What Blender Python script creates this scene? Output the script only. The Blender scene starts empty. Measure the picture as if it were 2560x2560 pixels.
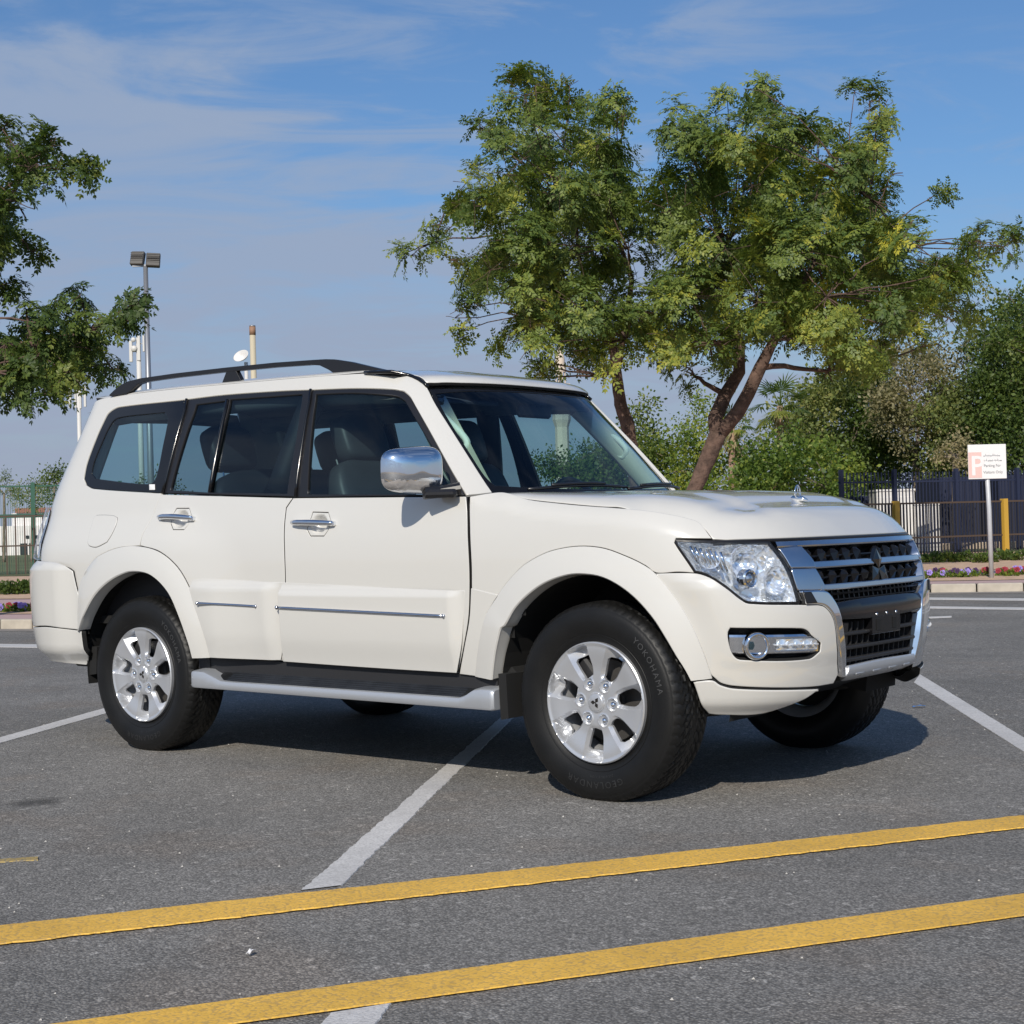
import bpy, math, random
import numpy as np
from mathutils import Vector, Matrix
from mathutils.geometry import delaunay_2d_cdt
R=math.radians
sc=bpy.context.scene
COL=sc.collection
# ------------------------------------------------------------------ camera
CF,CYAW,CPIT,CROL=3864.0,R(129.07),R(.54),R(-1.58)
CPOS=Vector((6.288,-5.695,1.061))
fw=Vector((math.cos(CPIT)*math.cos(CYAW),math.cos(CPIT)*math.sin(CYAW),math.sin(CPIT)))
rt=Vector((math.sin(CYAW),-math.cos(CYAW),0)); up=rt.cross(fw)
rt2=rt*math.cos(CROL)+up*math.sin(CROL); up2=-rt*math.sin(CROL)+up*math.cos(CROL)
cd=bpy.data.cameras.new('camera'); cam=bpy.data.objects.new('camera',cd); COL.objects.link(cam)
M=Matrix((rt2,up2,-fw)).transposed().to_4x4(); M.translation=CPOS; cam.matrix_world=M
cd.sensor_width=36; cd.lens=CF/2560*36; cd.clip_end=3000; cd.clip_start=.05
sc.camera=cam
# ------------------------------------------------------------------ sky, sun, exposure
SUN=Vector((.65,-1.35,1.0)).normalized()
el=math.asin(SUN.z); rotz=math.atan2(SUN.x,SUN.y)
sc.view_settings.view_transform='Standard'; sc.view_settings.look='None'
sc.view_settings.exposure=0.0; sc.view_settings.gamma=1.0; sc.view_settings.use_curve_mapping=False
W=bpy.data.worlds.new('World'); sc.world=W; W.use_nodes=True
def wn(t,**k):
    n=W.node_tree.nodes.new(t)
    for a,b in k.items(): setattr(n,a,b)
    return n
wl=W.node_tree.links.new
bg=W.node_tree.nodes['Background']; bg.inputs[1].default_value=.10
sky=wn('ShaderNodeTexSky',sky_type='NISHITA',sun_disc=False,sun_elevation=el,sun_rotation=rotz,air_density=1.2,dust_density=.9,ozone_density=2.2,altitude=0)
tc=wn('ShaderNodeTexCoord'); sep=wn('ShaderNodeSeparateXYZ'); wl(tc.outputs['Generated'],sep.inputs[0])
def mth(op,a,b=None,c=None,nt=None):
    n=(nt or W.node_tree).nodes.new('ShaderNodeMath'); n.operation=op
    L=(nt or W.node_tree).links.new
    for i,v in enumerate((a,b,c)):
        if v is None: continue
        if hasattr(v,'is_linked') or hasattr(v,'links'): L(v,n.inputs[i])
        else: n.inputs[i].default_value=v
    return n.outputs[0]
zc=mth('ADD',mth('MAXIMUM',sep.outputs[2],0.0),.10)
cx=mth('DIVIDE',sep.outputs[0],zc); cy=mth('DIVIDE',sep.outputs[1],zc)
# rotate cloud plane so that streaks run across the view
ca,sa=math.cos(CYAW-math.pi/2),math.sin(CYAW-math.pi/2)
rx=mth('ADD',mth('MULTIPLY',cx,ca),mth('MULTIPLY',cy,sa)); ry=mth('SUBTRACT',mth('MULTIPLY',cy,ca),mth('MULTIPLY',cx,sa))
comb=wn('ShaderNodeCombineXYZ'); wl(rx,comb.inputs[0]); wl(ry,comb.inputs[1])
def noise(vec,scale,detail,rough,loc=(0,0,0),scl=(1,1,1),dist=0.0):
    mp=wn('ShaderNodeMapping'); mp.inputs['Location'].default_value=loc; mp.inputs['Scale'].default_value=scl
    wl(vec,mp.inputs[0]); n=wn('ShaderNodeTexNoise'); wl(mp.outputs[0],n.inputs['Vector'])
    n.inputs['Scale'].default_value=scale; n.inputs['Detail'].default_value=detail; n.inputs['Roughness'].default_value=rough
    n.inputs['Distortion'].default_value=dist
    return n.outputs[0]
def ramp(v,a,b):
    n=wn('ShaderNodeMapRange'); n.interpolation_type='SMOOTHSTEP'; wl(v,n.inputs[0]); n.inputs[1].default_value=a; n.inputs[2].default_value=b
    return n.outputs[0]
big=noise(comb.outputs[0],.55,2,.5,CLOUDLOC if 'CLOUDLOC' in globals() else (3.1,1.7,0),(1,1,1),.3)
fine=noise(comb.outputs[0],1.6,7,.6,(.3,5.2,0),(.85,1.25,1),.9)
# the veil thickens towards the left of the view and low down
lat=mth('ADD',mth('MULTIPLY',sep.outputs[0],math.cos(CYAW+math.pi/2)),mth('MULTIPLY',sep.outputs[1],math.sin(CYAW+math.pi/2)))
bigc=mth('SUBTRACT',big,.5); finec=mth('SUBTRACT',fine,.5)
edge_=mth('SUBTRACT',mth('ADD',mth('MULTIPLY',lat,.33),.215),sep.outputs[2])
edge_=mth('ADD',edge_,mth('ADD',mth('MULTIPLY',finec,.34),mth('MULTIPLY',bigc,.16)))
veil=mth('MULTIPLY',ramp(edge_,-.035,.055),mth('ADD',.46,mth('MULTIPLY',ramp(fine,.36,.60),.44)))
wisp=noise(comb.outputs[0],2.1,8,.62,(7.3,1.1,0),(.8,1.25,1),1.2)
patch_=noise(comb.outputs[0],.8,2,.5,(1.3,4.1,0))
wv=mth('MULTIPLY',mth('MULTIPLY',ramp(wisp,.44,.66),ramp(patch_,.38,.56)),.62)
veil=mth('MINIMUM',mth('ADD',veil,mth('MULTIPLY',wv,mth('SUBTRACT',1.0,veil))),.93)
haze=mth('MULTIPLY',ramp(sep.outputs[2],.24,-.03),.85)
tint=wn('ShaderNodeMix',data_type='RGBA',blend_type='MULTIPLY'); tint.inputs[0].default_value=1; wl(sky.outputs[0],tint.inputs[6]); tint.inputs[7].default_value=(.55,.76,1.02,1)
mix1=wn('ShaderNodeMix',data_type='RGBA'); wl(veil,mix1.inputs[0]); wl(tint.outputs[2],mix1.inputs[6]); mix1.inputs[7].default_value=(3.15,3.95,5.45,1)
mix2=wn('ShaderNodeMix',data_type='RGBA'); wl(haze,mix2.inputs[0]); wl(mix1.outputs[2],mix2.inputs[6]); mix2.inputs[7].default_value=(3.45,3.85,4.95,1)
wl(mix2.outputs[2],bg.inputs[0])
sd=bpy.data.lights.new('sun','SUN'); sd.energy=4.2; sd.angle=R(.55); sd.color=(1,.93,.82)
so=bpy.data.objects.new('sun',sd); COL.objects.link(so); so.rotation_euler=(-SUN).to_track_quat('-Z','Y').to_euler(); so.location=(0,-8,20)
# ------------------------------------------------------------------ materials
def mat(name,col,rough=.5,metal=0,spec=.5,coat=0,coatr=.03,bump=None,vary=None,emit=None):
    m=bpy.data.materials.new(name); m.use_nodes=True; nt=m.node_tree; b=nt.nodes['Principled BSDF']
    b.inputs['Base Color'].default_value=(*col,1); b.inputs['Roughness'].default_value=rough; b.inputs['Metallic'].default_value=metal
    b.inputs['Specular IOR Level'].default_value=spec; b.inputs['Coat Weight'].default_value=coat; b.inputs['Coat Roughness'].default_value=coatr
    co=nt.nodes.new('ShaderNodeTexCoord')
    if vary:
        # vary=(scale, amount, detail)
        n=nt.nodes.new('ShaderNodeTexNoise'); n.inputs['Scale'].default_value=vary[0]; n.inputs['Detail'].default_value=vary[2] if len(vary)>2 else 4
        nt.links.new(co.outputs['Object'],n.inputs['Vector'])
        mr=nt.nodes.new('ShaderNodeMapRange'); nt.links.new(n.outputs[0],mr.inputs[0]); mr.inputs[1].default_value=.3; mr.inputs[2].default_value=.7
        mr.inputs[3].default_value=1-vary[1]; mr.inputs[4].default_value=1+vary[1]
        vm=nt.nodes.new('ShaderNodeVectorMath'); vm.operation='SCALE'; vm.inputs[0].default_value=col; nt.links.new(mr.outputs[0],vm.inputs['Scale'])
        nt.links.new(vm.outputs[0],b.inputs['Base Color'])
    if bump:
        # bump=(scale, distance, detail)
        n=nt.nodes.new('ShaderNodeTexNoise'); n.inputs['Scale'].default_value=bump[0]; n.inputs['Detail'].default_value=bump[2] if len(bump)>2 else 3
        nt.links.new(co.outputs['Object'],n.inputs['Vector'])
        bp=nt.nodes.new('ShaderNodeBump'); bp.inputs['Distance'].default_value=bump[1]; bp.inputs['Strength'].default_value=1
        nt.links.new(n.outputs[0],bp.inputs['Height']); nt.links.new(bp.outputs[0],b.inputs['Normal'])
    return m
def glassmat(name,tint,refl=.04,rough=0.0,ior=1.5,band=False):
    m=bpy.data.materials.new(name); m.use_nodes=True; nt=m.node_tree; nt.nodes.clear(); L=nt.links.new
    out=nt.nodes.new('ShaderNodeOutputMaterial'); tr=nt.nodes.new('ShaderNodeBsdfTransparent'); tr.inputs[0].default_value=(*tint,1)
    gl=nt.nodes.new('ShaderNodeBsdfGlossy'); gl.inputs['Roughness'].default_value=rough; gl.inputs[0].default_value=(.95,.97,1,1)
    fr=nt.nodes.new('ShaderNodeFresnel'); ge=nt.nodes.new('ShaderNodeNewGeometry'); mi=nt.nodes.new('ShaderNodeMapRange'); L(ge.outputs['Backfacing'],mi.inputs[0]); mi.inputs[3].default_value=ior; mi.inputs[4].default_value=1/ior; L(mi.outputs[0],fr.inputs[0])
    mx=nt.nodes.new('ShaderNodeMixShader'); L(fr.outputs[0],mx.inputs[0]); L(tr.outputs[0],mx.inputs[1]); L(gl.outputs[0],mx.inputs[2]); L(mx.outputs[0],out.inputs[0])
    if band:
        co=nt.nodes.new('ShaderNodeTexCoord'); sp=nt.nodes.new('ShaderNodeSeparateXYZ'); L(co.outputs['Object'],sp.inputs[0])
        mr=nt.nodes.new('ShaderNodeMapRange'); mr.interpolation_type='SMOOTHSTEP'; L(sp.outputs[2],mr.inputs[0]); mr.inputs[1].default_value=1.50; mr.inputs[2].default_value=1.68
        mc=nt.nodes.new('ShaderNodeMix'); mc.data_type='RGBA'; L(mr.outputs[0],mc.inputs[0]); mc.inputs[6].default_value=(*tint,1); mc.inputs[7].default_value=(.08,.17,.36,1)
        L(mc.outputs[2],tr.inputs[0])
    return m
PAINT=mat('pearl_white_paint',(.595,.582,.546),.27,0,.5,1.0,.012)
PAINT.node_tree.nodes['Principled BSDF'].inputs['Coat IOR'].default_value=1.6
BLACKP=mat('gloss_black',(.006,.006,.007),.14,0,.35,.25,.03)
TRIM=mat('black_trim',(.012,.012,.014),.32,0,.5)
PLAST=mat('dark_plastic',(.022,.022,.024),.55,0,.4,bump=(260,.0006))
SHELL=mat('black_underbody',(.006,.006,.006),.85)
CHROME=mat('chrome',(.82,.83,.85),.06,1)
CHROMEB=mat('satin_chrome',(.60,.62,.66),.2,1)
SILVER=mat('silver_alloy',(.58,.59,.61),.30,.60,.5,.4,.05)
SILVERP=mat('silver_plastic',(.50,.52,.55),.35,.55,.5)
RUBBER=mat('tyre_rubber',(.0065,.0064,.0062),.50,0,.35,vary=(9,.25),bump=(140,.0004))
RUBPALE=mat('tyre_lettering_pale',(.05,.05,.05),.5)
RUBDUST=mat('tyre_lettering',(.022,.022,.022),.45)
LEATHER=mat('grey_leather',(.035,.036,.040),.5,0,.4,vary=(6,.2))
STITCH=mat('pale_stitching',(.25,.25,.25),.7)
BEIGE=mat('beige_trim',(.60,.58,.50),.7)
HEADL=mat('headliner',(.16,.16,.155),.8)
GLASS=glassmat('window_glass',(.60,.76,.78))
GLASSD=glassmat('tinted_glass',(.40,.52,.56))
WSGL=glassmat('windshield_glass',(.62,.78,.76),band=True)
LENS=glassmat('lamp_lens',(.96,.98,1.0),ior=1.35)
BRONZE=mat('dark_chrome_emblem',(.16,.145,.13),.18,1)
DISC=mat('brake_disc',(.10,.095,.09),.5,.6)
LED=mat('led_cells',(.85,.87,.9),.15,.6)
REDL=mat('red_lamp',(.25,.012,.012),.15,0,.5,.6)
WHITEL=mat('sticker',(.75,.75,.75),.5)
INDIC=mat('indicator_lens_material',(.42,.40,.39),.16,.35,.5,.8,bump=(45,.003,1))
def facetmat():
    m=mat('reflector_facets',(.93,.95,.98),.10,.72); nt=m.node_tree; b=nt.nodes['Principled BSDF']
    co=nt.nodes.new('ShaderNodeTexCoord'); v=nt.nodes.new('ShaderNodeTexVoronoi'); v.inputs['Scale'].default_value=30
    nt.links.new(co.outputs['Object'],v.inputs['Vector']); bp=nt.nodes.new('ShaderNodeBump'); bp.inputs['Distance'].default_value=.009
    nt.links.new(v.outputs['Distance'],bp.inputs['Height']); nt.links.new(bp.outputs[0],b.inputs['Normal']); return m
FACET=facetmat()
# ------------------------------------------------------------------ helpers
def tag(o,label=None,cat=None,group=None,kind=None):
    if label: o['label']=label
    if cat: o['category']=cat
    if group: o['group']=group
    if kind: o['kind']=kind
    return o
def empty(name,loc=(0,0,0),rz=0,label=None,cat=None,group=None):
    o=bpy.data.objects.new(name,None); COL.objects.link(o); o.location=loc; o.rotation_euler=(0,0,rz); o.empty_display_size=.2
    return tag(o,label,cat,group)
def mkobj(name,verts,faces,m,parent=None,normals=None,smooth=True,mats=None):
    me=bpy.data.meshes.new(name); me.from_pydata([tuple(v) for v in verts],[],faces)
    if mats:
        for x in mats[0]: me.materials.append(x)
        me.polygons.foreach_set('material_index',mats[1])
    elif m: me.materials.append(m)
    me.polygons.foreach_set('use_smooth',[smooth]*len(me.polygons))
    me.update()
    if normals is not None: me.normals_split_custom_set_from_vertices([tuple(n) for n in normals])
    o=bpy.data.objects.new(name,me); COL.objects.link(o)
    if parent: o.parent=parent
    return o
def copy_tree(o,parent=None):
    c=o.copy(); COL.objects.link(c); c.parent=parent
    for ch in list(o.children): copy_tree(ch,c)
    return c
class MB:
    def __init__(s): s.v=[]; s.f=[]
    def add(s,v,f):
        n=len(s.v); s.v+=[tuple(x) for x in v]; s.f+=[tuple(i+n for i in q) for q in f]; return s
    def box(s,c,d,rot=None,bev=0):
        x,y,z=d[0]/2,d[1]/2,d[2]/2
        if bev<=0:
            v=[Vector((a*x,b*y,e*z)) for a in(-1,1) for b in(-1,1) for e in(-1,1)]
            f=[(0,1,3,2),(4,6,7,5),(0,4,5,1),(2,3,7,6),(0,2,6,4),(1,5,7,3)]
        else:
            v=[];f=[];idx={}
            e=min(bev,x*.9,y*.9,z*.9)
            for a in(-1,1):
                for b in(-1,1):
                    for g in(-1,1):
                        idx[a,b,g]=len(v); v+=[Vector((a*x,b*(y-e),g*(z-e))),Vector((a*(x-e),b*y,g*(z-e))),Vector((a*(x-e),b*(y-e),g*z))]
            def q(*l): f.append(tuple(l))
            for a in(-1,1):
                l=[idx[a,b,g] for b,g in((-1,-1),(1,-1),(1,1),(-1,1))]; q(*(l if a>0 else l[::-1]))
                l=[idx[b,a,g]+1 for b,g in((-1,-1),(-1,1),(1,1),(1,-1))]; q(*(l if a>0 else l[::-1]))
                l=[idx[b,g,a]+2 for b,g in((-1,-1),(1,-1),(1,1),(-1,1))]; q(*(l if a>0 else l[::-1]))
            for b in(-1,1):
                for g in(-1,1):
                    for k,(p,r) in enumerate((((b,g),0),)):
                        q(idx[b,g,-1]+0,idx[b,g,1]+0,idx[b,g,1]+1,idx[b,g,-1]+1) if b*g<0 else q(idx[b,g,-1]+1,idx[b,g,1]+1,idx[b,g,1]+0,idx[b,g,-1]+0)
                        q(idx[b,-1,g]+2,idx[b,1,g]+2,idx[b,1,g]+0,idx[b,-1,g]+0) if b*g<0 else q(idx[b,-1,g]+0,idx[b,1,g]+0,idx[b,1,g]+2,idx[b,-1,g]+2)
                        q(idx[-1,b,g]+1,idx[1,b,g]+1,idx[1,b,g]+2,idx[-1,b,g]+2) if b*g<0 else q(idx[-1,b,g]+2,idx[1,b,g]+2,idx[1,b,g]+1,idx[-1,b,g]+1)
            for a in(-1,1):
                for b in(-1,1):
                    for g in(-1,1):
                        i=idx[a,b,g]; q(*((i,i+1,i+2) if a*b*g>0 else (i+2,i+1,i)))
        if rot: v=[rot@p for p in v]
        c=Vector(c); return s.add([p+c for p in v],f)
    def tube(s,pts,rad,n=10,caps=True):
        pts=[Vector(p) for p in pts]; rs=rad if isinstance(rad,(list,tuple)) else [rad]*len(pts)
        v=[];f=[]; pu=None
        for i,p in enumerate(pts):
            t=(pts[min(i+1,len(pts)-1)]-pts[max(i-1,0)]).normalized()
            a=pu if pu is not None else (Vector((0,0,1)) if abs(t.z)<.9 else Vector((1,0,0)))
            b=t.cross(a).normalized(); a=b.cross(t).normalized(); pu=a
            for k in range(n):
                th=2*math.pi*k/n; v.append(p+(a*math.cos(th)+b*math.sin(th))*rs[i])
        for i in range(len(pts)-1):
            for k in range(n): f.append((i*n+k,i*n+(k+1)%n,(i+1)*n+(k+1)%n,(i+1)*n+k))
        if caps: f.append(tuple(range(n))[::-1]); f.append(tuple(range((len(pts)-1)*n,len(pts)*n)))
        return s.add(v,f)
    def lathe(s,prof,n=32,axis='z',c=(0,0,0),close=False):
        v=[];f=[];m=len(prof)
        for k in range(n):
            th=2*math.pi*k/n; cc,ss=math.cos(th),math.sin(th)
            for r,h in prof:
                p={'z':(r*cc,r*ss,h),'y':(r*cc,h,-r*ss),'x':(h,r*cc,r*ss)}[axis]; v.append(Vector(p)+Vector(c))
        for k in range(n):
            for i in range(m-1): f.append((k*m+i,((k+1)%n)*m+i,((k+1)%n)*m+i+1,k*m+i+1))
        return s.add(v,f)
    def prism(s,poly,h0,h1,fn):
        """poly 2d; fn(a,b,h)->3d"""
        n=len(poly); v=[fn(a,b,h0) for a,b in poly]+[fn(a,b,h1) for a,b in poly]
        f=[tuple(range(n))[::-1],tuple(range(n,2*n))]+[(i,(i+1)%n,n+(i+1)%n,n+i) for i in range(n)]
        return s.add(v,f)
    def build(s,name,m,parent=None,smooth=False,auto=None):
        o=mkobj(name,s.v,s.f,m,parent,smooth=smooth or auto is not None)
        if auto is not None:
            import bmesh
            b=bmesh.new(); b.from_mesh(o.data)
            for e in b.edges:
                if len(e.link_faces)==2 and e.calc_face_angle(0)>R(auto): e.smooth=False
            b.to_mesh(o.data); b.free()
        return o
import math
def interp(t,pts):
    # monotone-ish cubic hermite
    n=len(pts)
    if t<=pts[0][0]:
        a,b=pts[0],pts[1]; return a[1]+(t-a[0])*(b[1]-a[1])/(b[0]-a[0])
    if t>=pts[-1][0]:
        a,b=pts[-2],pts[-1]; return b[1]+(t-b[0])*(b[1]-a[1])/(b[0]-a[0])
    for i in range(n-1):
        if t<=pts[i+1][0]: break
    def sl(j):
        if j==0: return (pts[1][1]-pts[0][1])/(pts[1][0]-pts[0][0])
        if j==n-1: return (pts[-1][1]-pts[-2][1])/(pts[-1][0]-pts[-2][0])
        return (pts[j+1][1]-pts[j-1][1])/(pts[j+1][0]-pts[j-1][0])
    x0,y0=pts[i]; x1,y1=pts[i+1]; h=x1-x0; s=(t-x0)/h; m0=sl(i)*h; m1=sl(i+1)*h
    s2=s*s; s3=s2*s
    return y0*(2*s3-3*s2+1)+m0*(s3-2*s2+s)+y1*(-2*s3+3*s2)+m1*(s3-s2)
def sst(a,b,x):
    t=(x-a)/(b-a); t=0 if t<0 else 1 if t>1 else t
    return t*t*(3-2*t)
SIDE=[(.30,.845),(.42,.872),(.50,.887),(.62,.902),(.78,.910),(.92,.913),(1.02,.909),(1.10,.899),(1.17,.886),(1.24,.871),(1.32,.851),(1.45,.811),(1.60,.758),(1.70,.716),(1.80,.672)]
def ys(x,z):
    y=interp(z,SIDE)
    y-=.022*max(0,x-2.1)**2
    y-=.030*max(0,.1-x)**2
    b=sst(.85,.30,x+.45*(z-.8))*sst(1.20,.98,z)
    y+=.036*b
    if z>1.2: y-=.02*sst(.3,-.9,x)*sst(1.2,1.6,z)
    if x>2.1 and z<1.3:
        q=z-(ZT(x)-.075)
        if q>0: y-=6.5*min(q,.09)**2*sst(2.1,2.3,x)
    return y
ZTS=[(2.1,1.216),(2.285,1.205),(2.35,1.196),(2.443,1.170),(2.72,1.137),(2.99,1.111),(3.14,1.079),(3.19,1.057),(3.3,1.035),(3.5,1.00)]
def ZT(x): return interp(x,ZTS)
# superellipse arc table
def mk(n,a,b,N=400):
    pts=[]; 
    for i in range(N+1):
        th=math.pi/2*i/N
        pts.append((math.cos(th)**(2/n),math.sin(th)**(2/n)))
    L=[0]
    for i in range(N): L.append(L[-1]+math.hypot(a*(pts[i+1][0]-pts[i][0]),b*(pts[i+1][1]-pts[i][1])))
    return pts,L
def ev(tab,s):
    pts,L=tab; s=min(max(s,0),L[-1])
    lo,hi=0,len(L)-1
    while hi-lo>1:
        m=(lo+hi)//2
        if L[m]<=s: lo=m
        else: hi=m
    t=(s-L[lo])/(L[hi]-L[lo]+1e-12)
    return pts[lo][0]+(pts[hi][0]-pts[lo][0])*t, pts[lo][1]+(pts[hi][1]-pts[lo][1])*t
XA=2.72; XR=-.62
TF=mk(3.3,.80,.90); TR=mk(3.4,.42,.88)
UF=TF[1][-1]; UM=UF+(XA-XR); UE=UM+TR[1][-1]
XFRONT=[(.25,3.42),(.40,3.50),(.50,3.53),(.62,3.545),(.75,3.54),(.88,3.515),(.98,3.465),(1.06,3.41),(1.2,3.3)]
XREAR=[(.3,-1.02),(.42,-1.06),(.6,-1.10),(.86,-1.11),(1.0,-1.07),(1.22,-1.05),(1.4,-.985),(1.6,-.895),(1.75,-.84),(1.8,-.83)]
def LOW(u,z):
    """lower body contour, u from front centre; returns x,y(positive),z"""
    if u<0: 
        p=LOW(-u,z); return (p[0],-p[1],z)
    if u<UF:
        c,s=ev(TF,u); x=XA+(interp(z,XFRONT)-XA)*c
        return (x,ys(x,z)*s,z)
    if u<UM:
        x=XA-(u-UF); return (x,ys(x,z),z)
    c,s=ev(TR,UE-u); x=XR+(interp(z,XREAR)-XR)*c
    return (x,ys(max(x,-1.2),z)*s,z)
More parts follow.
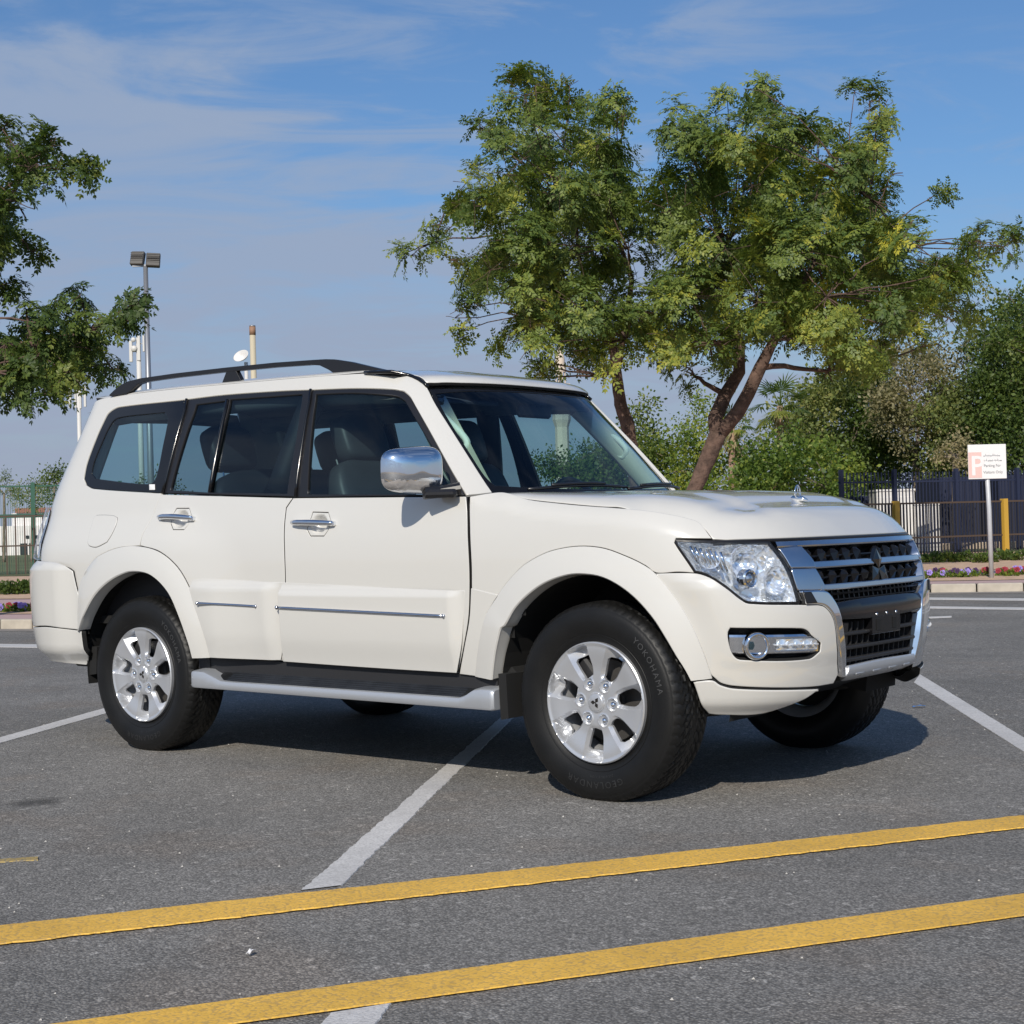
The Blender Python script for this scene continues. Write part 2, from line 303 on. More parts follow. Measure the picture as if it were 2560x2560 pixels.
# greenhouse
XWS=[(1.10,2.37),(1.22,2.27),(1.45,2.08),(1.60,1.95),(1.69,1.87),(1.75,1.80),(1.80,1.72)]
TG=mk(2.9,.60,.80); UG=TG[1][-1]
def GRN(u,z):
    xf=interp(z,XWS); xa=xf-.60
    if u<0:
        p=GRN(-u,z); return (p[0],-p[1],z)
    if u<UG:
        c,s=ev(TG,u); x=xa+.60*c
        return (x,ys(x,z)*s,z)
    x=xa-(u-UG)
    if x>XR: return (x,ys(x,z),z)
    v=u-(UG+xa-XR)
    c,s=ev(TR,TR[1][-1]-v); x=XR+(interp(z,XREAR)-XR)*c
    return (x,ys(x,z)*s,z)
T={
'front_door':[(3.0755,1.2205),(2.0348,1.1927),(2.0193,1.1281),(2.0101,1.0517),(2.0008,0.9148),(2.0044,0.8083),(2.0198,0.6861),(2.0574,0.5701),(2.1043,0.4597),(3.1579,0.4746),(3.1223,0.6679),(3.1031,0.8458),(3.1035,0.964),(3.1127,1.0906),(3.1138,1.1751)],
'rear_door':[(3.0755,1.2205),(3.1138,1.1751),(3.1127,1.0906),(3.1035,0.964),(3.1031,0.8458),(3.1223,0.6679),(3.1617,0.4745),(3.6168,0.4787),(3.6228,0.5551),(3.6449,0.6345),(3.713,0.7668),(3.811,0.9006),(3.9466,0.9826),(4.1108,1.0164),(4.1106,1.0757),(4.0754,1.1572),(4.0652,1.2028),(4.0415,1.2701)],
'fender':[(2.0186,1.1906),(2.0093,1.1278),(2.0001,1.0515),(1.9908,0.9148),(1.9944,0.8084),(1.8558,0.7827),(1.8182,0.8243),(1.7304,0.8969),(1.6465,0.9389),(1.5652,0.9639),(1.4461,0.9771),(1.3241,0.9673),(1.2148,0.9314),(1.1498,0.8994),(1.1127,0.8723),(1.0235,0.8743),(0.964,0.8695),(0.9786,0.903),(1.0017,0.959),(1.0104,0.9839),(0.9989,0.9991),(0.8607,0.9956),(0.9289,1.0561),(1.0094,1.0787),(1.2008,1.1111),(1.4798,1.137),(1.7572,1.1686),(1.8545,1.1993),(1.9169,1.2049)],
'fender_lower':[(1.9946,0.8046),(1.856,0.7789),(1.9244,0.7028),(1.9689,0.5955),(2.0116,0.4532),(2.0964,0.4584),(2.0523,0.5703),(2.0128,0.6863)],
'flare_f_out':[(2.0116,0.4532),(1.9689,0.5955),(1.9244,0.7028),(1.8596,0.7789),(1.8182,0.8243),(1.7304,0.8969),(1.6465,0.9389),(1.5652,0.9639),(1.4461,0.9771),(1.3241,0.9673),(1.2148,0.9314),(1.1498,0.8994),(1.1142,0.8711),(1.065,0.8057),(1.0126,0.713),(0.9714,0.6081),(0.9297,0.48)],
'flare_f_in':[(1.9005,0.4507),(1.8659,0.5603),(1.826,0.6593),(1.8078,0.6649),(1.7478,0.7387),(1.6694,0.7985),(1.5857,0.841),(1.4809,0.8686),(1.4029,0.8709),(1.3277,0.8599),(1.2575,0.8283),(1.1925,0.7783),(1.1321,0.7069),(1.092,0.6389),(1.0521,0.5646),(1.0257,0.5211),(1.0046,0.4787)],
'flare_r_out':[(4.5858,0.8606),(4.5082,0.9317),(4.4275,0.9736),(4.2747,1.0093),(4.1252,1.0148),(3.9466,0.9826),(3.811,0.9006),(3.713,0.7668),(3.6449,0.6345),(3.6228,0.5551),(3.6162,0.4814)],
'flare_r_in':[(4.6168,0.592),(4.5637,0.665),(4.4551,0.7709),(4.3385,0.8373),(4.2127,0.8792),(4.1224,0.891),(3.9923,0.8724),(3.87,0.793),(3.7966,0.677),(3.746,0.5524),(3.7314,0.4808)],
'quarter':[(4.0371,1.2644),(4.0612,1.1981),(4.0716,1.1552),(4.1076,1.0756),(4.1112,1.0182),(4.2751,1.0112),(4.4275,0.9755),(4.5081,0.9336),(4.5857,0.8625),(4.6916,0.9231),(4.7773,0.9428),(4.8799,0.9531),(4.9031,1.0314),(4.9626,1.13),(5.1005,1.2018),(4.9645,1.225),(5.1941,1.2391),(4.9515,1.337)],
'fuel':[(4.5403,1.1783),(4.3931,1.1727),(4.3531,1.1594),(4.3482,1.1266),(4.3614,1.0756),(4.3844,1.0387),(4.4645,1.0145),(4.5314,1.0219),(4.5546,1.0411),(4.5603,1.1027),(4.5614,1.1693)],
'rbump_up':[(4.9026,0.955),(4.7773,0.9428),(4.6831,0.923),(4.5944,0.8577),(4.5428,0.7035),(4.6174,0.5891),(4.8547,0.6107),(4.9027,0.6413),(5.2028,0.6962),(4.9596,0.8961)],
'rbump_lo':[(5.2028,0.6962),(4.9027,0.6413),(4.8547,0.6107),(4.6178,0.5871),(4.6197,0.5291),(4.6975,0.3996),(4.7753,0.4459),(4.9928,0.4861),(5.1861,0.5045),(4.9163,0.5832)],
'tail':[(4.9679,1.2251),(5.1005,1.2018),(4.9626,1.13),(4.8992,1.0313),(4.8983,0.9581)],
'clad_f':[(3.1284,0.8373),(2.0217,0.8044),(2.1048,0.7733),(2.1163,0.6845),(2.1187,0.5684),(2.1108,0.4634),(3.1579,0.4746)],
'clad_r':[(3.5643,0.8593),(3.116,0.8373),(3.2564,0.8029),(3.2681,0.6655),(3.2609,0.5363),(3.1859,0.478),(3.6103,0.4798)],
'strip_f':[(3.1371,0.7245),(2.1273,0.7014)],
'strip_r':[(3.6766,0.7395),(3.2802,0.7281)],
'handle_f':[(3.0451,1.1017),(2.7825,1.0933),(2.9515,1.0996),(2.9349,1.1491),(2.8389,1.144),(2.8207,1.1172),(2.7984,1.1085),(2.8239,1.0762),(2.8502,1.0438),(2.9336,1.0453),(2.9605,1.0748)],
'handle_r':[(4.0,1.1507),(3.7446,1.1381),(3.9191,1.1623),(3.9003,1.1935),(3.808,1.1908),(3.7825,1.1587),(3.7852,1.1186),(3.8024,1.0922),(3.8767,1.0937),(3.9092,1.1214)],
'bump_up':[(1.1102,0.8714),(0.9637,0.8711),(0.9139,0.8547),(0.8617,0.8119),(0.8197,0.771),(0.7918,0.7536),(0.5754,0.7391),(0.4739,0.7303),(0.4338,0.7032),(0.4125,0.6643),(0.3966,0.5624),(0.3475,0.4629),(0.3854,0.4242),(0.5396,0.4284),(0.8542,0.4485),(0.9032,0.4594),(0.9341,0.4941),(0.9518,0.5576),(0.9887,0.6627),(1.03,0.7491),(1.0663,0.8153)],
'bump_lo':[(1.004,0.4715),(0.9327,0.4766),(0.9032,0.4575),(0.8539,0.4453),(0.5391,0.4265),(0.4815,0.4238),(0.7114,0.3299),(0.8995,0.3314),(0.9394,0.3368),(0.9676,0.3753)],
'fogrec':[(0.8719,0.652),(0.8623,0.667),(0.5916,0.6529),(0.5599,0.6418),(0.5437,0.6253),(0.4947,0.5942),(0.4981,0.5631),(0.5499,0.5384),(0.8335,0.5495),(0.8572,0.5686),(0.8708,0.6121)],
'fogring':[(0.7787,0.5971),(0.821,0.5985),(0.7316,0.5952),(0.7769,0.6473),(0.7788,0.5465)],
'drl':[(0.7081,0.6218),(0.5041,0.6042),(0.4981,0.5631),(0.7021,0.5784)],
'headl':[(1.0028,0.9952),(0.8555,0.9872),(0.6374,0.9778),(0.6219,0.9476),(0.604,0.8942),(0.5916,0.8411),(0.5834,0.7944),(0.5769,0.7447),(0.7916,0.7555),(0.8195,0.7728),(0.8614,0.8137),(0.9085,0.8515),(0.9412,0.8688),(0.9644,0.8735),(0.9907,0.9362),(1.0091,0.9817)],
'grtop':[(0.6256,0.9787),(0.3385,0.971),(0.5029,0.9489),(0.6115,0.9522)],
'gr':[(0.6115,0.9522),(0.5029,0.9489),(0.474,0.8939),(0.6103,0.8789),(0.5922,0.8752),(0.4776,0.8678),(0.4468,0.8039),(0.5867,0.7977),(0.5714,0.7939),(0.4567,0.7856),(0.4138,0.7522),(0.3863,0.7005),(0.3698,0.6491),(0.3383,0.52),(0.3158,0.4539),(0.391,0.562)],
'glass_q_o':[(2.8905,1.7366),(2.8122,1.7492),(2.2629,1.7448),(2.3824,1.5907),(2.5487,1.4043),(2.6689,1.2737),(3.2131,1.3182),(3.27,1.3395),(3.2828,1.3734),(3.2271,1.4577),(3.0954,1.5908),(2.959,1.7091)],
'glass_q_c':[(2.8463,1.6898),(2.4565,1.6889),(2.4435,1.6653),(2.4607,1.626),(2.5401,1.5211),(2.6762,1.3523),(2.7482,1.3264),(3.1766,1.3718),(3.2013,1.4002),(3.1668,1.4546),(3.0647,1.5522),(2.9229,1.6688)],
'dframe_r':[(2.2369,1.7458),(1.9535,1.747),(1.5615,1.7346),(1.3566,1.7236),(1.5542,1.4637),(1.7327,1.2225),(2.6546,1.2732),(2.446,1.5156)],
'g_r1':[(2.1906,1.7127),(1.9703,1.7155),(2.1112,1.5343),(2.3247,1.2677),(2.5882,1.2887),(2.4371,1.4566)],
'g_r2':[(1.9305,1.7194),(1.4318,1.7057),(1.5776,1.5014),(1.7826,1.2417),(2.2979,1.2667),(2.0846,1.5327)],
'dframe_f':[(1.3573,1.7227),(1.1008,1.708),(0.8846,1.6876),(0.8362,1.6757),(0.819,1.645),(0.7861,1.1982),(1.7367,1.2201),(1.5507,1.4635)],
'g_f':[(1.343,1.6983),(1.1147,1.6857),(0.925,1.662),(0.8741,1.6506),(0.8519,1.6288),(0.8156,1.2614),(0.8324,1.2053),(1.6461,1.2342),(1.503,1.4607)],
'sail':[(0.8295,1.3564),(0.7853,1.1998),(0.8366,1.2046),(0.8156,1.2614)],
'pillar_a_o':[(0.7106,1.7001),(0.7208,1.6549),(0.7044,1.505),(0.6871,1.3275),(0.6755,1.2113)],
'ws':[(0.7152,1.6957),(0.7168,1.6022),(0.7046,1.5001),(0.6808,1.2795),(0.6745,1.2117)],
'roofedge':[(2.8154,1.8161),(2.1809,1.801),(1.6228,1.7996),(1.1279,1.7876)],
'chrome_wing1':[(0.6246,0.9774),(0.6115,0.9522),(0.5029,0.9489),(0.4728,0.8926),(0.4754,0.8727),(0.5919,0.8758),(0.601,0.9158)],
'chrome_wing2':[(0.5924,0.8746),(0.4771,0.869),(0.4499,0.8103),(0.4411,0.788),(0.5837,0.7932),(0.5895,0.8349)],
'chrome_low':[(0.5761,0.791),(0.4472,0.7839),(0.4085,0.752),(0.3798,0.7064),(0.3641,0.6488),(0.3383,0.52),(0.3127,0.4523),(0.3447,0.455),(0.391,0.562),(0.4125,0.6643),(0.4338,0.7032),(0.4739,0.7303),(0.561,0.7421)],
}
# ------------------------------------------------------------------ body surfaces
ZED=sorted([(1.80,1.735),(1.70,1.750),(1.5,1.768),(1.07,1.786),(.5,1.800),(-.1,1.812),(-.55,1.812),(-.85,1.80)])
def uG(uL,z):
    xa=interp(z,XWS)-.6
    if uL<=UM: return UG+xa-(XA-(uL-UF))
    return UG+xa-XR+(uL-UM)
def gx(x,z): return UG+interp(z,XWS)-.6-x
def L2G(pts): return [(uG(u,z),z) for u,z in pts]
def nrm(S,u,z,h=2e-3):
    a=Vector(S(u+h,z))-Vector(S(u-h,z)); b=Vector(S(u,z+h))-Vector(S(u,z-h))
    n=a.cross(b)
    return n.normalized() if n.length>1e-12 else Vector((0,0,1))
def catmull(poly,step,closed=True,corner=38):
    n=len(poly); P=[Vector(p) for p in poly]; out=[]
    cs=[]
    for i in range(n):
        a=P[i]-P[i-1]; b=P[(i+1)%n]-P[i]
        if a.length<1e-6 or b.length<1e-6: cs.append(True); continue
        cs.append(abs(a.angle_signed(b,0) if hasattr(a,'angle_signed') else a.angle(b))>R(corner) or (not closed and i in(0,n-1)))
    rng=n if closed else n-1
    for i in range(rng):
        j=(i+1)%n; p0,p1=P[i],P[j]; L=(p1-p0).length
        k=max(1,int(math.ceil(L/step)))
        m0=(p1-p0) if cs[i] else (P[j]-P[i-1])*.5*(2*L/((P[j]-P[i]).length+(P[i]-P[i-1]).length))
        m1=(p1-p0) if cs[j] else (P[(j+1)%n]-P[i])*.5*(2*L/((P[(j+1)%n]-P[j]).length+L))
        for s in range(k):
            t=s/k; t2=t*t; t3=t2*t
            out.append(p0*(2*t3-3*t2+1)+m0*(t3-2*t2+t)+p1*(-2*t3+3*t2)+m1*(t3-t2))
    if not closed: out.append(P[-1])
    return out
def area2(P): return sum(P[i-1].x*P[i].y-P[i].x*P[i-1].y for i in range(len(P)))/2
def offset(P,d):
    """inset (d>0) of ccw closed polyline"""
    n=len(P); o=[]
    for i in range(n):
        a=(P[i]-P[i-1]); b=(P[(i+1)%n]-P[i])
        if a.length<1e-9: a=b
        if b.length<1e-9: b=a
        a=a.normalized(); b=b.normalized(); na=Vector((-a.y,a.x)); nb=Vector((-b.y,b.x)); m=na+nb
        m=na if m.length<.2 else m/ m.length_squared*2
        if m.length>2.2: m=m.normalized()*2.2
        o.append(P[i]+m*d)
    return o
def inside(px,py,P):
    x=np.array([p.x for p in P]); y=np.array([p.y for p in P]); x2=np.roll(x,-1); y2=np.roll(y,-1)
    r=np.zeros(px.shape,bool)
    for a,b,c,d in zip(x,y,x2,y2):
        if b==d: continue
        cnd=((b>py)!=(d>py))&(px<(c-a)*(py-b)/(d-b)+a); r^=cnd
    return r
def dist(px,py,P):
    r=np.full(px.shape,1e9)
    for i in range(len(P)):
        a=P[i]; b=P[(i+1)%len(P)]; dx,dy=b.x-a.x,b.y-a.y; L=dx*dx+dy*dy+1e-15
        t=np.clip(((px-a.x)*dx+(py-a.y)*dy)/L,0,1); r=np.minimum(r,np.hypot(px-a.x-t*dx,py-a.y-t*dy))
    return r
def tri2d(outline,holes,grid,gap,edge=.0035,lines=()):
    """returns pts2d, tris, rings (list of (list idx) per loop at inset edge, outer loops)"""
    loops=[]
    for k,poly in enumerate([outline]+list(holes)):
        P=catmull(poly,grid*.7)
        if area2(P)<0: P=P[::-1]
        s=1 if k==0 else -1
        loops.append((offset(P,s*(gap+edge)),offset(P,s*(gap+edge*.3)),offset(P,s*gap)))
    Pi=loops[0][0]
    xs=[p.x for p in Pi]; zs=[p.y for p in Pi]
    gx_,gz_=np.meshgrid(np.arange(min(xs),max(xs),grid),np.arange(min(zs),max(zs),grid)); px,pz=gx_.ravel(),gz_.ravel()
    px=px+ (np.arange(len(px))%2)*1e-4
    ok=inside(px,pz,Pi)&(dist(px,pz,Pi)>grid*.45)
    for l in loops[1:]: ok&=~inside(px,pz,l[0])&(dist(px,pz,l[0])>grid*.45)
    pts=[];edges=[];ids=[]
    for l in loops:
        b=len(pts); m=len(l[0]); pts+=l[0]; edges+=[(b+i,b+(i+1)%m) for i in range(m)]; ids.append(list(range(b,b+m)))
    for L in lines:
        lx=np.array([q_.x for q_ in L]); ly=np.array([q_.y for q_ in L]); px,pz=px[ok],pz[ok]
        dm=np.min(np.hypot(px[:,None]-lx[None],pz[:,None]-ly[None]),axis=1); ok=dm>grid*.55
        b=len(pts); pts+=list(L); edges+=[(b+i,b+i+1) for i in range(len(L)-1)]
    pts+=[Vector((a,b)) for a,b in zip(px[ok],pz[ok])]
    v,e,f,ov,oe,of=delaunay_2d_cdt(pts,edges,[],0,1e-7)
    inv={}
    for i,o in enumerate(ov):
        for q in o: inv[q]=i
    cxs=np.array([sum(v[i].x for i in t)/3 for t in f]); czs=np.array([sum(v[i].y for i in t)/3 for t in f])
    ok=inside(cxs,czs,Pi)
    for l in loops[1:]: ok&=~inside(cxs,czs,l[0])
    tris=[]
    for t,k in zip(f,ok):
        if not k: continue
        a,b,c=[v[i] for i in t]
        if (b.x-a.x)*(c.y-a.y)-(b.y-a.y)*(c.x-a.x)<0: t=(t[0],t[2],t[1])
        tris.append(tuple(t))
    return v,tris,[[inv[i] for i in l] for l in ids],loops
def panel(name,S,outline,m,parent,holes=(),disp=None,grid=.03,gap=.002,depth=.016,both=True,base=0.0,depthdir=None,edge=.0035,flat=False,dark=True):
    v,tris,ids,loops=tri2d(outline,holes,grid,gap,edge)
    if disp:
        def PF(u,z):
            n=nrm(S,u,z); return Vector(S(u,z))+n*(base+disp(u,z))
        f0=lambda u,z:tuple(PF(u,z)); h=3e-3
    elif base:
        f0=lambda u,z:tuple(Vector(S(u,z))+nrm(S,u,z)*base); h=3e-3
    else: f0=S; h=2e-3
    vs=[];ns=[]
    for p in v:
        vs.append(Vector(f0(p.x,p.y))); ns.append(nrm(f0,p.x,p.y,h))
    faces=[(t[0],t[2],t[1]) for t in tris]
    wall=[]
    # decide winding so that face normal matches ns
    for k,(l,idl) in enumerate(zip(loops,ids)):
        m_=len(idl); b1=len(vs)
        for i in range(m_):
            a=l[1][i]; n=ns[idl[i]]; q=Vector(f0(a.x,a.y)); o=(l[2][i]-l[0][i]); 
            out=(Vector(f0(l[2][i].x,l[2][i].y))-Vector(f0(l[0][i].x,l[0][i].y))); out=out.normalized() if out.length>1e-9 else n
            vs.append(q-n*.0006); ns.append((n+out*.55).normalized())
        b2=len(vs)
        for i in range(m_):
            a=l[2][i]; n=ns[idl[i]]; out=(Vector(f0(l[2][i].x,l[2][i].y))-Vector(f0(l[0][i].x,l[0][i].y))); out=out.normalized() if out.length>1e-9 else n
            vs.append(Vector(f0(a.x,a.y))-n*.0028); ns.append((out+n*.35).normalized())
        b3=len(vs)
        for i in range(m_):
            a=l[2][i]; n=ns[idl[i]]; out=ns[b2+i]
            vs.append(Vector(f0(a.x,a.y))-(depthdir or n)*depth); ns.append(out)
        for i in range(m_):
            j=(i+1)%m_
            for x0,y0,x1,y1 in ((idl[i],idl[j],b1+i,b1+j),(b1+i,b1+j,b2+i,b2+j),(b2+i,b2+j,b3+i,b3+j)):
                wall.append(len(faces)) if x0>=b2 else None; faces.append((x0,y0,y1,x1) if k==0 else (x0,x1,y1,y0))
    # orient
    fx=[]
    for f in faces:
        a,b,c=vs[f[0]],vs[f[1]],vs[f[2]]; fn=(b-a).cross(c-a)
        nn=ns[f[0]]+ns[f[1]]+ns[f[2]]
        fx.append(f if fn.dot(nn)>0 else f[::-1])
    out=[]
    for s in ((-1,1) if both else (1,)):
        if both:
            V=[(p.x,s*p.y,p.z) for p in vs]; N=[(n.x,s*n.y,n.z) for n in ns]; F=[f[::-1] for f in fx] if s<0 else fx
        else: V,N,F=vs,ns,fx
        if m is PAINT:
            mi=[0]*len(F)
            for w_ in (wall if dark else ()): mi[w_]=1  # inner edge walls coloured black to deepen the shade in the panel gaps
            out.append(mkobj(name,V,F,None,parent if not isinstance(parent,(list,tuple)) else parent[0 if s<0 else 1],normals=N,mats=([m,SHELL],mi)))
        else: out.append(mkobj(name,V,F,m,parent if not isinstance(parent,(list,tuple)) else parent[0 if s<0 else 1],normals=N))
    return out if both else out[0]
def sym(pts): return list(pts)+[(-u,z) for u,z in reversed(pts)]
# hood and roof as height fields
FC=np.array([LOW(u,.99)[:2] for u in np.linspace(-1.1,1.1,161)])
def smin(a,b,k):
    h=max(k-abs(a-b),0)/k; return min(a,b)-h*h*k*.25
def HOODZ(x,y):
    ye=ys(min(x,3.2),ZT(min(x,3.2))); t=max(ye-abs(y),0)
    zb=ZT(min(x,3.25))-.00*max(x-3.2,0)+.042*(1-math.exp(-t/.045))+.026*(1-(y/ye)**2)
    # raised centre with soft shoulders
    zb+=.012*sst(.56-.05*(x-2.4),.44-.05*(x-2.4),abs(y))*sst(2.25,2.6,x)
    if x>3.0: zb-=.10*(x-3.0)**2
    d=segd(FC,x,y)
    zf=.990+1.25*d-1.6*d*d if d<.3 else 1.2
    return smin(zb,zf,.045)
def HOOD(x,y): return (x,y,HOODZ(x,y))
def segd(C,x,y):
    ax,ay=C[:-1,0],C[:-1,1]; dx=C[1:,0]-ax; dy=C[1:,1]-ay; t=np.clip(((x-ax)*dx+(y-ay)*dy)/(dx*dx+dy*dy),0,1)
    return float(np.min(np.hypot(x-ax-t*dx,y-ay-t*dy)))
RC=np.array([GRN(u,1.706)[:2] for u in np.linspace(-.72,.72,121)])
def ROOFZ(x,y):
    ye=ys(x,interp(x,ZED))-.001; t=max(ye-abs(y),0)
    z=interp(x,ZED)+.022*(1-math.exp(-t/.03))+.018*(1-(y/ye)**2)
    d=segd(RC,x,y); zf=1.709+.030*(1-math.exp(-d/.022))+.20*d
    return smin(z,zf,.02)
def ROOF(x,y): return (x,y,ROOFZ(x,y))

# ------------------------------------------------------------------ the car
car=empty('off_road_car',(0,0,0),0,'pearl white off-road car with chrome grille and black roof rails parked across bay lines','car')
fr=T
# doors
CUPF=[(2.9507,1.1006),(2.9331,1.1491),(2.8373,1.144),(2.8150,1.1050),(2.8241,1.0762),(2.8518,1.0438),(2.9352,1.0452),(2.9608,1.0748)]
CUPR=[(3.9171,1.1602),(3.8965,1.1934),(3.8044,1.1907),(3.7799,1.1587),(3.7861,1.1186),(3.8072,1.0922),(3.8844,1.0938),(3.913,1.1214)]
fd=panel('front_door',LOW,T['front_door'],PAINT,car,holes=[CUPF],gap=.0032)
rd=panel('rear_door',LOW,T['rear_door'],PAINT,car,holes=[CUPR],gap=.0032)
def uOfX(x):
    if x<=XA: return UF+XA-x
    lo,hi=0,UF
    for _ in range(40):
        m_=(lo+hi)/2
        if LOW(m_,ZT(x))[0]>x: lo=m_
        else: hi=m_
    return lo
TOPX=(3.19,3.14,3.06,2.99,2.85,2.72,2.58,2.443,2.35,2.285)
FT=T['fender'][:21]+[(.8596,.9956)]+[(uOfX(x),ZT(x)) for x in TOPX]
panel('fender',LOW,FT,PAINT,car,grid=.022)
panel('fender_skirt',LOW,[(u,z+(.010 if z>.75 else 0)) for u,z in T['fender_lower']],PAINT,car,base=.0025,gap=.0)
# quarter, D pillar, roof side and A pillar in one pressing
q=T['quarter']; 
top=[(gx(x,interp(x,ZED)),interp(x,ZED)) for x in (1.55,1.4,1.2,.9,.5,.1,-.3,-.62)]
rear=[]
for v,z in ((.25,1.795),(.44,1.79),(.50,1.78),(.50,1.6),(.50,1.4),(.50,1.27),(.53,1.25),(.66,1.24)): rear.append((UG+interp(z,XWS)-.6-XR+v,z))
tl=[(UG+interp(z,XWS)-.6-XR+v,z) for v,z in ((.40,1.235),(.28,1.225),(.225,1.19),(.215,1.10),(.205,1.0),(.19,.945))]
Q=L2G([(4.7974,.900),(4.715,.84),(4.69,.76),(4.61,.76),(q[8][0],q[8][1]-.02)]+[q[k] for k in (7,6,5,4,3,2,1,0)])
gq=T['glass_q_o']
notch=[gq[5],gq[6],gq[7],gq[8],gq[9],gq[10],gq[11],gq[0],gq[1],gq[2]]
notch+= [T['dframe_r'][0],T['dframe_r'][1],T['dframe_r'][2]]+[T['dframe_f'][0],T['dframe_f'][1],T['dframe_f'][2],T['dframe_f'][3],T['dframe_f'][4],T['dframe_f'][5]]
frame=[(.678,1.206),(.690,1.3274),(.710,1.505),(.722,1.62),(.7235,1.690),(.728,1.708),(.742,1.728),(.770,1.748)]+top+rear+tl+Q+notch+[(.74,1.2005)]
body=panel('body_side',GRN,frame,PAINT,car,grid=.028,gap=.001,dark=False)
panel('fuel_flap',LOW,T['fuel'],PAINT,car,base=.0012,grid=.03,both=True,gap=.001) if False else None
o=panel('fuel_flap',LOW,T['fuel'],PAINT,car,base=.0035,gap=.001)[0]
o2=panel('fuel_flap_seam',LOW,T['fuel'],TRIM,o,base=.0006,gap=-.0022,depth=.001)
# cladding
def cladd(z0,z1,h=.017):
    return lambda u,z: h*sst(z1+.004,z1-.040,z)*(1-.25*sst(.62,.47,z))
def cf(u,z): return .002+.026*sst(.826,.782,z)*sst(2.035,2.115,u)*(1-.35*sst(.60,.47,z))
def cr(u,z): return .002+.026*sst(.850,.803,z)*sst(3.125,3.24,u)*sst(3.80,3.54,u)*(1-.35*sst(.60,.47,z))
cfp=[(3.129,.838),(2.6,.822),(2.03,.806),(2.04,.72),(2.06,.58),(2.098,.466),(2.6,.470),(3.143,.478),(3.128,.6)]
crp=[(3.64,.855),(3.119,.838),(3.12,.7),(3.140,.56),(3.168,.481),(3.40,.481),(3.62,.482),(3.63,.56),(3.66,.64),(3.715,.745),(3.745,.80),(3.72,.85)]
a=panel('door_cladding',LOW,cfp,PAINT,fd,disp=cf,grid=.016,gap=.001,edge=.003)
b=panel('door_cladding',LOW,crp,PAINT,rd,disp=cr,grid=.016,gap=.001,edge=.003)
def strip(p0,p1,par,dz=.0075,off=.024):
    for s,pr in zip((-1,1),par):
        pts=[]
        for i in range(25):
            t=i/24; u=p0[0]+(p1[0]-p0[0])*t; z=p0[1]+(p1[1]-p0[1])*t; p=Vector(LOW(u,z))+nrm(LOW,u,z)*off; pts.append((p.x,s*p.y,p.z))
        r=[.0065]+[.0072]*23+[.0065]
        mb=MB().tube(pts,r,10)
        for e in (pts[0],pts[-1]): mb.lathe([(0,-.0095),(.0055,-.008),(.0095,0),(.0055,.008),(0,.0095)],12,'z',e)
        mb.build('chrome_strip',CHROMEB,pr,smooth=True)
strip(T['strip_f'][0],T['strip_f'][1],fd,off=.029); strip((3.665,.7388),T['strip_r'][1],rd,off=.026)
# door handles and their cups
def handle(outl,pa,pb,par):
    cup=[p for p in outl]
    us=[p[0] for p in cup]; zs=[p[1] for p in cup]; uc=(min(us)+max(us))/2; zc_=(min(zs)+max(zs))/2
    def dd(u,z):
        r=math.hypot((u-uc)/.058,(z-zc_)/.047); return -.001-.030*sst(1.0,.35,r)
    cps=panel('handle_cup',LOW,cup,PAINT,par,disp=dd,grid=.008,gap=.0,depth=.004,edge=.002)
    for s,pr in zip((-1,1),par):
        pts=[];rr=[]
        for i in range(13):
            t=i/12; u=pa[0]+(pb[0]-pa[0])*t; z=pa[1]+(pb[1]-pa[1])*t; bow=.016+.012*math.sin(math.pi*t); p=Vector(LOW(u,z))+nrm(LOW,u,z)*bow
            pts.append((p.x,s*p.y,p.z)); rr.append(.0135*(1-.25*abs(2*t-1)**3)*(1.12 if t<.25 else 1))
        h=MB().tube(pts,rr,14); h.build('door_handle',CHROME,pr,smooth=True)
        for t in (.04,.96):
            u=pa[0]+(pb[0]-pa[0])*t; z=pa[1]+(pb[1]-pa[1])*t; p=Vector(LOW(u,z))
            MB().box((p.x,s*(p.y+.006),p.z),(.03,.03,.02),bev=.005).build('handle_mount',CHROME,pr)
handle(CUPF,(3.0443,1.1037),(2.782,1.0953),fd)
handle(CUPR,(4.0001,1.1507),(3.7429,1.1401),rd)
